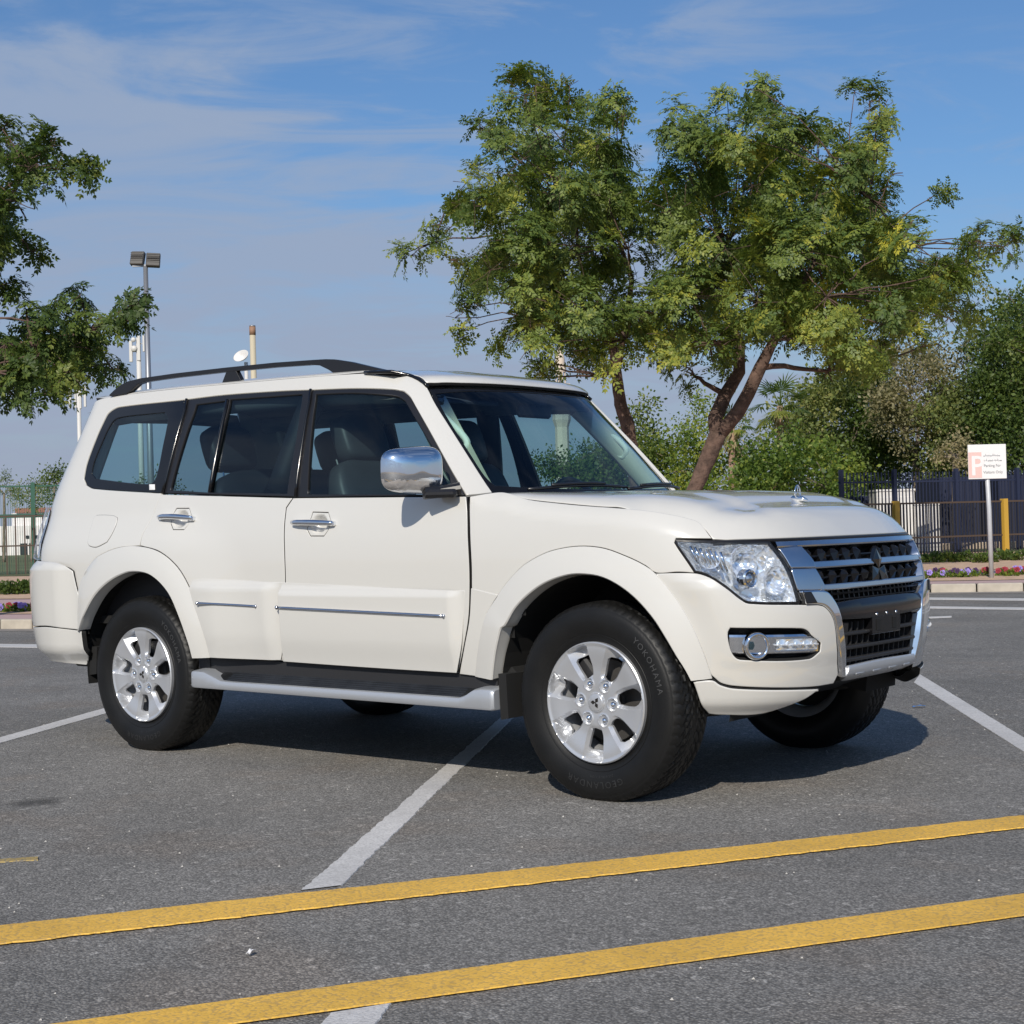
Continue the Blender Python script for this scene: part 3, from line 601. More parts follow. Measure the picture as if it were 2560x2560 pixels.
# flares
def flare(inn,outt,name,lip=.04,h=.030):
    N=64
    def res(P):
        P=catmull(P,.01,False); L=[0]
        for i in range(1,len(P)): L.append(L[-1]+(P[i]-P[i-1]).length)
        o=[]
        for k in range(N+1):
            s=L[-1]*k/N; i=max(1,min(len(P)-1,next((j for j,x in enumerate(L) if x>=s-1e-9),len(P)-1))); t=(s-L[i-1])/(L[i]-L[i-1]+1e-12); o.append(P[i-1].lerp(P[i],t))
        return o
    A_,B_=res(outt),res(inn)
    prof=[(0.0,0.0),(0.0,.0045),(.02,.0075),(.25,.015),(.6,.024),(.88,h-.002),(.96,h-.001),(1.0,h-.006),(1.0,h-.02)]
    for s in (-1,1):
        v=[];f=[];M_=len(prof)+2
        for k in range(N+1):
            for t,d in prof:
                p=A_[k].lerp(B_[k],t); P=Vector(LOW(p.x,p.y)); n=nrm(LOW,p.x,p.y); P=P+n*(d-.001); v.append((P.x,s*P.y,P.z))
            # flange turned inwards, stepped back from the edge
            p=B_[k]; P=Vector(LOW(p.x,p.y)); c=Vector(LOW(*(B_[k]+(B_[k]-A_[k]).normalized()*.006)))
            v.append((c.x,s*(P.y-.012),c.z)); v.append((c.x,s*(P.y-lip),c.z))
        for k in range(N):
            for i in range(M_-1):
                q4=(k*M_+i,k*M_+i+1,(k+1)*M_+i+1,(k+1)*M_+i); f.append(q4 if s>0 else q4[::-1])
        o=mkobj(name,v,f,PAINT,car)
        import bmesh
        bm=bmesh.new(); bm.from_mesh(o.data); bmesh.ops.recalc_face_normals(bm,faces=bm.faces)
        for e in bm.edges:
            if len(e.link_faces)==2 and e.calc_face_angle(0)>R(32): e.smooth=False
        bm.to_mesh(o.data); bm.free()
flare(T['flare_f_in'],T['flare_f_out'],'wheel_arch_flare',h=.034)
flare(T['flare_r_in'],[(4.655,.585),(4.645,.70),(4.625,.80)]+T['flare_r_out'],'wheel_arch_flare',h=.030)
# ------------------------------------------------------------------ hood, roof, front end
HC=[]
for x in TOPX[::-1]: HC.append((x,LOW(uOfX(x),ZT(x))[1]))
p=LOW(.8596,.9956); HC.append((p[0],p[1]))
hedge=[LOW(u,.99)[:2] for u in np.linspace(.80,-.80,17)]
hrear=[(GRN(u,1.20)[0]+.035,GRN(u,1.20)[1]) for u in (-.55,-.35,0,.35,.55)]
HP=HC+[(x,y) for x,y in hedge]+[(x,-y) for x,y in HC[::-1]]+hrear
panel('hood',HOOD,HP,PAINT,car,grid=.028,both=False,depth=.02,depthdir=Vector((.5,0,1)).normalized(),edge=.004,gap=.0008)
# roof skin
re_=[(x,ys(x,interp(x,ZED))-.002-.012*sst(1.2,1.5,x)) for x in (-.62,-.3,.1,.5,.9,1.2,1.4,1.55)]+[(GRN(.770,1.748)[0],GRN(.770,1.748)[1]-.014),(GRN(.742,1.728)[0],GRN(.742,1.728)[1]-.012),GRN(.715,1.706)[:2]]
RF=[(GRN(u,1.706)[0],GRN(u,1.706)[1]) for u in np.linspace(.66,-.66,13)]
RP=[(x,y) for x,y in re_]+RF+[(x,-y) for x,y in re_[::-1]]+[(-.76,-.58),(-.82,-.40),(-.84,0),(-.82,.40),(-.76,.58)]
panel('roof',ROOF,RP,PAINT,car,grid=.035,both=False,depth=.02,gap=.001)
for s in (-1,1):
    pts=[(x,s*(ys(x,interp(x,ZED))-.004),interp(x,ZED)+.001) for x in np.linspace(1.38,1.55,6)]
    for u_,z_ in ((.775,1.752),(.756,1.742),(.740,1.727),(.727,1.708),(.721,1.690)): p_=GRN(u_,z_); pts.append((p_[0]+.003,s*p_[1],p_[2]))
    MB().tube(pts,.0085,8).build('roof_gutter',BLACKP,car,smooth=True)
# windshield and its frit
wso=[(.7152,1.6957),(.7165,1.6022),(.7043,1.5001),(.690,1.38),(.6794,1.2795),(.6716,1.2050),(.5,1.185),(.2,1.175)]
WO=wso+[(-u,z) for u,z in reversed(wso)]+[(-.5,1.7035),(-.2,1.7085),(.2,1.7085),(.5,1.7035)]
wsi=[(.690,1.672),(.692,1.6022),(.684,1.5001),(.670,1.38),(.658,1.2895),(.640,1.250),(.5,1.240),(.2,1.232)]
WI=wsi+[(-u,z) for u,z in reversed(wsi)]+[(-.5,1.684),(-.2,1.690),(.2,1.690),(.5,1.684)]
ws_=panel('windshield',GRN,WO,BLACKP,car,holes=[WI],both=False,grid=.03,depth=.006,gap=.0015,base=-.019)
panel('glass_pane',GRN,WI,WSGL,ws_,both=False,grid=.05,depth=.003,gap=-.002,base=-.021)
# side windows
def winframe(name,outl,holes,par,base=-.004,m=TRIM,depth=.02):
    return panel(name,GRN,outl,m,par,holes=holes,base=base,grid=.035,depth=depth,gap=.0015)
wfF=winframe('window_frame',T['dframe_f'],[T['g_f']],fd)
panel('window_pane',GRN,T['g_f'],GLASS,wfF,base=-.013,grid=.06,gap=-.003,depth=.003)
wfR=winframe('window_frame',T['dframe_r'],[T['g_r1'],T['g_r2']],rd)
panel('window_pane',GRN,T['g_r2'],GLASSD,wfR,base=-.013,grid=.06,gap=-.003,depth=.003)
panel('window_pane',GRN,T['g_r1'],GLASSD,wfR,base=-.013,grid=.06,gap=-.003,depth=.003)
wq=panel('quarter_window',GRN,T['glass_q_o'],BLACKP,car,holes=[T['glass_q_c']],base=-.004,grid=.035,gap=.001,depth=.005)
panel('window_pane',GRN,T['glass_q_c'],GLASS,wq,base=-.008,grid=.06,gap=-.002,depth=.003)
# gloss pillar strips between the panes
for (a,b) in (((2.2369,1.7458),(2.6512,1.2731)),((1.3566,1.7236),(1.7336,1.22))):
    for s in (-1,1):
        pts=[]
        for i in range(9):
            t=i/8; p=Vector(GRN(a[0]+(b[0]-a[0])*t,a[1]+(b[1]-a[1])*t))+Vector((0,.0005,0)); pts.append((p.x,s*p.y,p.z))
        MB().tube(pts,.008,8).build('pillar_trim',BLACKP,car,smooth=True)
for w_ in [(T['g_r1'],4)]:
    a=(1.9480,1.716); b=(2.118,1.266); b=(2.3015,1.2672); a=(1.950,1.7175)
    for s,pr in zip((-1,1),wfR):
        pts=[]
        for i in range(9):
            t=i/8; p=Vector(GRN(a[0]+(b[0]-a[0])*t,a[1]+(b[1]-a[1])*t)); pts.append((p.x,s*(p.y-.002),p.z))
        MB().tube(pts,.010,8).build('window_divider',BLACKP,pr,smooth=True)
# quarter sticker
def quad_on(S,u0,u1,z0,z1,name,m,par,base,sides=(-1,)):
    return panel(name,S,[(u0,z0),(u1,z0),(u1,z1),(u0,z1)],m,par,base=base,grid=.02,gap=0,depth=.001,both=False) 
# black shell behind the gaps
def shell():
    us=np.linspace(.15,UE-.1,90); zs=np.linspace(.47,1.17,16)
    for s in (-1,1):
        v=[];f=[];ok={}
        for i,u in enumerate(us):
            for j,z in enumerate(zs):
                p=Vector(LOW(u,z))-nrm(LOW,u,z)*.035; v.append((p.x,s*p.y,p.z))
        n=len(zs)
        for i in range(len(us)-1):
            for j in range(n-1):
                a=v[i*n+j]; c=v[(i+1)*n+j+1]; mx,mz=(a[0]+c[0])/2,(a[2]+c[2])/2
                if math.hypot(mx-2.78,mz-.40)<.50 or math.hypot(mx,mz-.40)<.50: continue
                if mx>3.0 or mz>ZT(mx)-.08: continue
                f.append((i*n+j,i*n+j+1,(i+1)*n+j+1,(i+1)*n+j))
        mkobj('inner_panel',v,f,SHELL,car,smooth=True)
shell()
# wheel housings
for x0,zc_,rr_ in ((2.78,.40,.485),(0,.40,.49)):
    for s in (-1,1):
        v=[];f=[];N=28
        for k in range(N+1):
            th=math.pi*1.12*k/N-.06*math.pi
            xx_=x0+rr_*math.cos(th); yo=min(.872,ys(xx_,.7)-.03,LOW(uOfX(xx_),.7)[1]-.035 if xx_>2.3 else 9)
            for yy in (yo,.60,.42): v.append((xx_,s*yy,zc_+rr_*math.sin(th)))
            v.append((x0,s*.42,zc_+.0))
        for k in range(N):
            for i in range(3): f.append((k*4+i,k*4+i+1,(k+1)*4+i+1,(k+1)*4+i))
        mkobj('wheel_housing',v,f,SHELL,car,smooth=False)
# floor and underbody
ub=MB()
ub.box((1.15,0,.50),(4.0,.86,.10),bev=.03).box((1.39,0,.44),(1.9,1.70,.10),bev=.03)
ub.box((1.39,0,.36),(3.2,.5,.14),bev=.03)
ub.box((-.70,0,.47),(.62,1.3,.22),bev=.05)
ub.box((3.05,0,.55),(.50,1.0,.26),bev=.04)
ub.build('underbody',SHELL,car)
# exhaust silencer and axles seen under the body
MB().lathe([(0,-.3),(.13,-.29),(.14,-.2),(.14,.2),(.13,.29),(0,.3)],20,'x',(-.55,.45,.34)).build('exhaust_silencer',PLAST,car,smooth=True)
MB().tube([(2.78,-.7,.36),(2.78,.7,.36)],.045,10).tube([(3.12,-.5,.34),(2.78,-.62,.30),(2.5,-.45,.34)],.035,8).tube([(3.12,.5,.34),(2.78,.62,.30),(2.5,.45,.34)],.035,8).build('front_axle',SHELL,car,smooth=True)
MB().tube([(0,-.7,.36),(0,.7,.36)],.05,10).lathe([(0,-.12),(.12,-.10),(.15,0),(.12,.10),(0,.12)],16,'x',(0,0,.36)).build('rear_axle',SHELL,car,smooth=True)
# sills and running boards
TREAD=mat('ribbed_rubber',(.016,.017,.019),.42,vary=(7,.5,6),bump=(60,.002))
for s in (-1,1):
    sl=MB(); sl.prism([(.40,.475),(2.27,.462),(2.27,.385),(.40,.385)],.80,.868,lambda a,b,h:(a,s*h,b)); sl.build('sill',PLAST,car)
    rb=empty('running_board'); rb.parent=car
    # silver bar with a rounded section, raised at both ends
    def sec(x):
        e=max(sst(.66,.50,x),sst(2.12,2.22,x)); zt=.377-.004*(x-.4)+.040*e; zb=.334-.006*(x-.4)+.0
        zt+=.0; inn=.925-.145*max(sst(.80,.52,x),sst(2.17,2.2,x)); inn=max(inn,.80)
        return [(inn,zt+.016*e-.002),(.928,zt),(.939,zt-.004),(.944,zt-.014),(.944,zb+.012),(.939,zb+.003),(.926,zb),(.80,zb+.005),(.80,zt-.02)]
    xs=[.425,.43,.45,.48,.52,.58,.64,.70,.78,.86,1.0,1.3,1.6,1.9,2.05,2.12,2.15,2.18,2.20,2.24,2.285,2.30,2.305]
    v=[];f=[]
    for x in xs:
        k=1-.10*(1 if x in(.425,2.305) else .35 if x in(.43,2.30) else 0)
        for y,z in sec(x): v.append((x,s*(.86+(y-.86)*k),.36+(z-.36)*k))
    n=9
    for i in range(len(xs)-1):
        for j in range(n): q4=(i*n+j,i*n+(j+1)%n,(i+1)*n+(j+1)%n,(i+1)*n+j); f.append(q4 if s>0 else q4[::-1])
    f.append(tuple(range(n))); f.append(tuple(range((len(xs)-1)*n,len(xs)*n)))
    o=mkobj('step_bar',v,f,SILVERP,rb)
    import bmesh
    bm=bmesh.new(); bm.from_mesh(o.data); bmesh.ops.recalc_face_normals(bm,faces=bm.faces)
    for e in bm.edges:
        if len(e.link_faces)==2 and e.calc_face_angle(0)>R(40): e.smooth=False
    bm.to_mesh(o.data); bm.free()
    tp=MB(); sl_=lambda a,b,h:(h,s*a,b-.005*(h-.4))
    tp.prism([(.930,.368),(.926,.376),(.842,.425),(.80,.430),(.80,.34),(.92,.345)],.585,2.168,sl_)
    for k in range(6): y_=.917-.0125*k; tp.prism([(y_+.003,.3815+.0073*k-.002),(y_,.3815+.0073*k+.0035),(y_-.003,.3815+.0073*k+.001)],.66,2.12,sl_)
    tp.build('step_tread',TREAD,rb)
# ---------------- bumper
fbo=T['bump_up']
BU=[(1.120,.8713),(.9651,.871),(.9153,.8546),(.8629,.8118),(.8205,.7709),(.7923,.7536),(.5758,.7391),(.4741,.7303),(.4337,.7032),(.4118,.6643),(.3939,.5625),(.360,.465),(.3812,.4300),(.5349,.4287),(.849,.4494),(.8978,.4603),(.9200,.4780),(.936,.495),(.956,.5582),(.996,.6629),(1.039,.749),(1.076,.8152)]
FR=T['fogrec']
UFL=[(.46,.920),(.4809,.9242),(.6085,.9691),(.713,1.0126),(.8056,1.0663),(.871,1.1159),(.93,1.21)]
def bd(u,z):
    return .0022+(.007+.012*sst(.86,.80,z)*sst(.75,1.0,u)+.006*sst(.50,.56,z))*sst(.0,.16,interp(z,UFL)-u)*sst(.873,.840,z)
fb=panel('front_bumper',LOW,BU,PAINT,car,holes=[FR],disp=bd,grid=.016,gap=.0008,edge=.005,depth=.03)
BL=[(.998,.4726),(.9272,.4775),(.9000,.4600),(.8487,.4462),(.5343,.4268),(.4769,.4241),(.56,.385),(.7047,.3309),(.8921,.3329),(.9318,.3384),(.9607,.3767)]
panel('bumper_lip',LOW,BL,PAINT,fb,disp=lambda u,z:.022-.03*sst(.40,.32,z),grid=.02,gap=.0015,edge=.006,depth=.04)
# fog lamp recess
for s,pr in zip((-1,1),fb):
    fl=empty('fog_lamp_unit'); fl.parent=car
    def PS(u,z,d):
        p=Vector(LOW(u,z))+nrm(LOW,u,z)*d; return Vector((p.x,s*p.y,p.z))
    v=[];f=[];Pq=catmull(FR,.03); 
    for p in Pq: v.append(PS(p.x,p.y,.012))
    n=len(Pq)
    for p in Pq: v.append(PS(p.x,p.y,-.045))
    for i in range(n): f.append((i,(i+1)%n,n+(i+1)%n,n+i))
    f.append(tuple(range(n,2*n)))
    mkobj('fog_lamp_recess',v,f,PLAST,fl,smooth=False)
    # chrome bar along the recess
    for (u0,u1,z0,z1,d0,nm,mm,hh) in ((.868,.735,.601,.600,.010,'chrome_bar',CHROME,.024),):
        pass
    b_=MB(); U=np.linspace(.868,.500,26); v=[];f=[]
    pr_=[(-.040,.000),(-.034,.012),(-.028,.016),(.028,.014),(.036,.010),(.040,.000)]
    for u in U:
        zc0=.604-.012*(.868-u)/.37*0+ (-.012)*(.868-u)/.37
        for dz,dd in pr_: v.append(PS(u,zc0+dz,dd-.008))
    m_=len(pr_)
    for i in range(len(U)-1):
        for j in range(m_-1): f.append((i*m_+j,i*m_+j+1,(i+1)*m_+j+1,(i+1)*m_+j))
    mkobj('chrome_bar',v,f,CHROME,fl,smooth=False)
    c0=PS(.7755,.598,0); nn=nrm(LOW,.7755,.598); nn=Vector((nn.x,s*nn.y,nn.z)); nn=(nn+Vector((.5,0,0))).normalized()
    Q_=nn.to_track_quat('Z','Y').to_matrix()
    rg=MB().lathe([(.051,-.01),(.053,.012),(.049,.022),(.043,.024),(.038,.019),(.035,.0),(.032,-.04)],40); rg.v=[tuple(Q_@Vector(p)+c0) for p in rg.v]; rg.build('fog_ring',CHROME,fl,smooth=True)
    rg=MB().lathe([(0,-.045),(.018,-.040),(.030,-.025),(.035,.0)],32); rg.v=[tuple(Q_@Vector(p)+c0) for p in rg.v]; rg.build('fog_reflector',PLAST,fl,smooth=True)
    rg=MB().lathe([(0,.006),(.018,.004),(.034,-.002),(.035,-.006)],32); rg.v=[tuple(Q_@Vector(p)+c0) for p in rg.v]; rg.build('fog_glass',GLASSD,fl,smooth=True)
    # daytime running lamp cells
    led=MB(); 
    v=[];f=[]
    for u in np.linspace(.698,.510,12):
        zc0=.604-.012*(.868-u)/.37
        for dz in (-.020,.020): v.append(PS(u,zc0+dz,.0095))
    for i in range(11): f.append((2*i,2*i+1,2*i+3,2*i+2))
    mkobj('led_reflector',v,f,FACET,fl,smooth=False)
    U=np.linspace(.70,.507,14); v=[];f=[]
    for u in U:
        zc0=.604-.012*(.868-u)/.37
        for dz,dd in ((-.024,.008),(-.022,.018),(.022,.017),(.024,.008)): v.append(PS(u,zc0+dz,dd))
    for i in range(len(U)-1):
        for j in range(3): f.append((i*4+j,i*4+j+1,(i+1)*4+j+1,(i+1)*4+j))
    mkobj('running_lamp_lens',v,f,LENS,fl,smooth=False)
    for k in range(5):
        u=.685-.038*k; zc0=.604-.012*(.868-u)/.37; p=PS(u,zc0,.004)
        led.lathe([(0,-.004),(.010,.0),(.014,.005)],10,'x',tuple(p))
        for t_ in (-1,1): led.box(tuple(PS(u-.014*t_,zc0,.005)),(.012,.004,.036),Q_)
    led.build('led_cells',LED,fl)
# ---------------- headlamps
HLO=T['headl']
for s in (-1,1):
    hl=empty('headlight'); hl.parent=car
    def PS(u,z,d):
        p=Vector(LOW(u,z))+nrm(LOW,u,z)*d; return Vector((p.x,s*p.y,p.z))
    Pq=catmull(HLO,.03); n=len(Pq); cu=sum(p.x for p in Pq)/n; cz=sum(p.y for p in Pq)/n
    v=[PS(p.x,p.y,-.002) for p in Pq]+[PS(p.x+(cu-p.x)*.06,p.y+(cz-p.y)*.08,-.035) for p in Pq]+[PS(p.x+(cu-p.x)*.25,p.y+(cz-p.y)*.25,-.085) for p in Pq]+[PS(cu,cz,-.10)]
    f=[(i,(i+1)%n,n+(i+1)%n,n+i) for i in range(n)]+[(n+i,n+(i+1)%n,2*n+(i+1)%n,2*n+i) for i in range(n)]+[(2*n+i,2*n+(i+1)%n,3*n) for i in range(n)]
    mkobj('lamp_housing',v,f,FACET,hl,smooth=False)
    def bowl(u,z,r,dep,d,name,mm,n_=28,prof=None,dirn=Vector((1,0,0))):
        c0=PS(u,z,d); dd=Vector((dirn.x,s*dirn.y,dirn.z)).normalized(); Q_=dd.to_track_quat('Z','Y').to_matrix()
        pf=prof or [(0.004,-dep)]+[(r*t,-dep*(1-t*t)) for t in (.2,.4,.6,.8,1)]+[(r*1.06,.002),(r*1.07,-.01)]
        b=MB().lathe(pf,n_); b.v=[tuple(Q_@Vector(p)+c0) for p in b.v]; return b.build(name,mm,hl,smooth=False)
    df=Vector((1,.25,0))
    bowl(.770,.905,.062,.055,-.012,'main_reflector',FACET,24,dirn=df)
    bowl(.660,.835,.052,.05,-.014,'beam_reflector',FACET,20,dirn=df)
    bowl(.775,.845,.030,.03,-.006,'lamp_ring',CHROME,28,[(.020,-.02),(.026,.012),(.031,.016),(.036,.010),(.037,-.02)],df)
    bowl(.775,.845,.03,.03,.0,'projector_lens',CHROMEB,20,[(0,.014),(.010,.012),(.018,.006),(.022,-.01)],df)
    bowl(.895,.925,.038,.04,-.012,'corner_reflector',FACET,16,dirn=Vector((.6,.8,0)))
    for k in range(7):
        t=k/6; pts=[PS(.955-.018*k,.972-.004*k,-.012),PS(.950-.018*k,.905-.006*k,-.03)]
        MB().tube(pts,.006,6).build('reflector_fin',CHROME,hl,smooth=True)
    c=[]
    o=panel('lamp_lens',LOW,HLO,LENS,hl,both=False,grid=.03,gap=.006,depth=.006,base=.004)
    if s<0:
        me=o.data; co=np.zeros(len(me.vertices)*3); me.vertices.foreach_get('co',co); co=co.reshape(-1,3); co[:,1]*=-1; me.vertices.foreach_set('co',co.ravel()); me.flip_normals()
    # black surround
    v=[];f=[]
    for p,w_ in zip(Pq,offset(Pq,.007 if area2(Pq)>0 else -.007)):
        v.append(PS(p.x,p.y,.003)); v.append(PS(w_.x,w_.y,.0045)); v.append(PS(w_.x,w_.y,-.01))
    for i in range(n):
        j=(i+1)%n; f+=[(i*3,j*3,j*3+1,i*3+1),(i*3+1,j*3+1,j*3+2,i*3+2)]
    mkobj('lamp_seal',v,f,TRIM,hl,smooth=False)
# ---------------- grille
gr=empty('grille'); gr.parent=car
def bar(name,u0,u1,zt,zb,m,d=.012,th=.03,par=gr,bev=.004,N=40,tilt=0.0,both=False):
    U=np.linspace(u0,u1,N); v=[];f=[]
    pf=[(0,-th),(0,d-bev),(bev,d),(1,d+tilt),(2,d-bev+tilt),(2,-th)]
    for u in U:
        ztt=zt(u) if callable(zt) else zt; zbb=zb(u) if callable(zb) else zb
        zz=[ztt,ztt,ztt-bev,zbb+bev,zbb,zbb]
        for (k,dd),z in zip(pf,zz):
            p=Vector(LOW(u,z))+nrm(LOW,abs(u)+1e-6,z).xyz*0; nn=nrm(LOW,u,z); p=p+nn*dd; v.append(p)
    m_=6
    for i in range(N-1):
        for j in range(m_): f.append((i*m_+j,i*m_+(j+1)%m_,(i+1)*m_+(j+1)%m_,(i+1)*m_+j))
    f.append(tuple(range(m_))); f.append(tuple(range((N-1)*m_,N*m_)))
    return mkobj(name,v,f,m,par,smooth=False)
bar('hood_gap_shade',.86,-.86,.9905,.9795,TRIM,.002,.03)  # black strip stands in for the shade in the gap below the hood edge
bar('chrome_top_bar',.615,-.615,.976,.953,CHROMEB,.008)
bar('chrome_bar',.50,-.50,.893,.869,CHROMEB,.016)
bar('chrome_bar',.47,-.47,.808,.786,CHROMEB,.020)
def wing(pts,name,d0,d1,mm=CHROMEB):
    us=[p[0] for p in pts]; a,b=max(us),min(us)
    panel(name,LOW,pts,mm,gr,disp=lambda u,z:d0+(d1-d0)*(a-u)/(a-b),grid=.02,gap=.001,depth=.03,edge=.004)
wing([(.6122,.9515),(.504,.9515),(.4739,.8926),(.4765,.8700),(.5931,.8758),(.6021,.9158)],'chrome_wing',.006,.020)
wing([(.5925,.8740),(.4765,.8690),(.4509,.8103),(.4419,.7860),(.5846,.7932),(.5906,.8348)],'chrome_wing',.006,.022)
cl=[(.577,.7910),(.448,.7839),(.409,.752),(.3797,.7065),(.3631,.6488),(.335,.52),(.318,.4524),(.350,.4551),(.3884,.5621),(.4100,.6643),(.4325,.7032),(.4741,.7310),(.560,.7395)]
panel('chrome_post',LOW,cl,CHROME,gr,disp=lambda u,z:.022,grid=.015,gap=.001,depth=.05,edge=.007)
panel('air_slot',LOW,[(.573,.785),(.535,.785),(.51,.742),(.565,.742)],TRIM,gr,base=.027,grid=.02,gap=0,depth=.004)
# recessed black backing and the teeth of the mesh
v=[];f=[];U=np.linspace(-.60,.60,41)
for u in U:
    for z in (.99,.86,.74,.60,.40): p=Vector(LOW(u,z))-nrm(LOW,u,z)*.055; v.append(p)
for i in range(40):
    for j in range(4): f.append((i*5+j,i*5+j+1,(i+1)*5+j+1,(i+1)*5+j))
mkobj('grille_backing',v,f,SHELL,gr)
for (zt,zb,um) in ((.951,.894,.485),(.867,.809,.455)):
    k=0
    for i in range(11):
        u=-um*.95+2*um*.95*i/10
        if abs(u)<.05: continue
        zc0=(zt+zb)/2; zt_=zt-.004; zb_=zb+.002
        v=[];f=[]
        sg=1
        for (du,z,d) in ((-.016,zt_,.002),(.016,zt_,.002),(.027,zc0+.006,.0),(.019,zb_,-.004),(-.019,zb_,-.004),(-.027,zc0+.006,.0)):
            p=Vector(LOW(u+du*sg,z))+nrm(LOW,u+du*sg,z)*(d-.010); v.append(p)
        for (du,z,d) in ((-.016,zt_,.002),(.016,zt_,.002),(.027,zc0+.006,.0),(.019,zb_,-.004),(-.019,zb_,-.004),(-.027,zc0+.006,.0)):
            p=Vector(LOW(u+du*sg*.8,z))+nrm(LOW,u+du*sg,z)*(-.05); v.append(p)
        v.append(Vector(LOW(u+.002,zc0+.004))+nrm(LOW,u,zc0)*.008)
        for j in range(6): f.append((j,(j+1)%6,12)); f.append((j,6+j,6+(j+1)%6,(j+1)%6))
        mkobj('grille_tooth',v,f,BLACKP,gr,smooth=False)
    bar('grille_rib',um,-um,(zt+zb)/2+.003,(zt+zb)/2-.003,TRIM,-.012,.03)
# emblem: three diamonds
em=MB()
def PF(y,z,d):
    u=y*1.0; p=Vector(LOW(u,z)); return p+Vector((1,0,0))*d
def diamond(cx,cz,ang,L=.052,Wd=.030):
    ca_,sa_=math.cos(ang),math.sin(ang)
    pts=[(0,0),(Wd,L*.5+.0),(0,L*1.08),(-Wd,L*.5)]
    poly=[(cx+a*ca_-b*sa_,cz+a*sa_+b*ca_) for a,b in pts]
    em.prism(poly,.008,.026,lambda a,b,h:Vector((3.512+h+(.853-b)*.12,a,b)))
    cx_=sum(q_[0] for q_ in poly)/4; cz_=sum(q_[1] for q_ in poly)/4
    P4=[Vector((3.512+.0262+(.853-b)*.12,cx_+(a-cx_)*.93,cz_+(b-cz_)*.93)) for a,b in poly]+[Vector((3.512+.034+(.853-cz_)*.12,cx_,cz_))]
    em.add(P4,[(0,1,4),(1,2,4),(2,3,4),(3,0,4)])
c_=(0.0,.853)
for k in range(3): diamond(c_[0],c_[1],2*math.pi*k/3,.076,.038)
em.build('emblem',BRONZE,gr)
MB().lathe([(0,-.03),(.03,-.03),(.03,.01),(0,.01)],16,'x',(3.512,0,.853)).build('emblem_mount',BLACKP,gr)
MB().lathe([(.010,-.02),(.010,.0),(0,.003)],12,'x',(3.53,.02,.770)).build('camera_eye',BLACKP,gr,smooth=True)
# lower intake
li=empty('lower_intake'); li.parent=car
edge=lambda z:interp(z,[(.45,.318),(.52,.334),(.65,.362),(.70,.377),(.75,.407),(.79,.445)])
bar('upper_slat',.43,-.43,.776,.768,TRIM,.0,.04,li)
bar('mesh_slat',.42,-.42,.752,.745,TRIM,-.01,.03,li)
for i in range(20): 
    u=-.40+.8*i/19
    bar('mesh_fin',u-.003,u+.003,.785,.738,TRIM,-.03,.02,li,N=2)
panel('plate_panel',LOW,[(.405,.742),(.385,.705),(.375,.672),(.15,.664),(-.15,.664),(-.375,.672),(-.385,.705),(-.405,.742),(-.2,.748),(.2,.748)],BLACKP,li,both=False,disp=lambda u,z:.004+.014*sst(.745,.715,z),grid=.02,depth=.03,edge=.006)
bar('plate_bracket',.13,-.13,.672,.60,BLACKP,.018,.03,li)
for u in (-.075,.075):
    bar('bracket_slot',u+.018,u-.018,.662,.612,SHELL,.0195,.01,li,N=4)
for u in (-.09,.0,.09): MB().lathe([(.006,-.003),(.006,.002),(0,.004)],10,'x',(LOW(u,.678)[0]+.02,LOW(u,.678)[1],.678)).build('bracket_screw',CHROMEB,li,smooth=True)
bar('bumper_side_web',.372,.30,lambda u:.66,lambda u:.48,TRIM,.004,.05,li,N=6); bar('bumper_side_web',-.30,-.372,.66,.48,TRIM,.004,.05,li,N=6)
for z in (.614,.560,.512): bar('intake_slat',.335,-.335,z+.007,z-.007,PLAST,.006,.045,li)
for i in range(13):
    u=-.30+.6*i/12; bar('intake_fin',u-.003,u+.003,.66,.49,PLAST,-.008,.035,li,N=2)
# skid plate
SK=[(.312,.500),(.1,.503),(-.1,.503),(-.312,.500),(-.33,.455),(-.27,.418),(-.1,.412),(.1,.412),(.27,.418),(.33,.455)]
sk=panel('skid_plate',LOW,SK,SILVERP,li,both=False,disp=lambda u,z:.022-.10*sst(.47,.40,z)*.6+.006*sst(.50,.48,z),grid=.016,depth=.04,edge=.006)
skd=lambda u,z:.0255-.10*sst(.47,.40,z)*.6+.006*sst(.50,.48,z)
for u in (-.225,-.075,.075,.225):
    panel('skid_rib',LOW,[(u+.036,.466),(u-.030,.466),(u-.030,.456),(u+.026,.456),(u+.030,.426),(u+.040,.426)],SILVERP,li,both=False,disp=skd,grid=.012,gap=0,depth=.008,edge=.001)
# under tray and corner valances
ut=MB()
ut.prism([(3.43,.425),(3.40,.40),(3.12,.305),(3.00,.30),(2.96,.36),(3.05,.46),(3.38,.47)],-.62,.62,lambda a,b,h:(a-.22*max(0,abs(h)-.35),h,b))
ut.build('under_tray',PLAST,car)
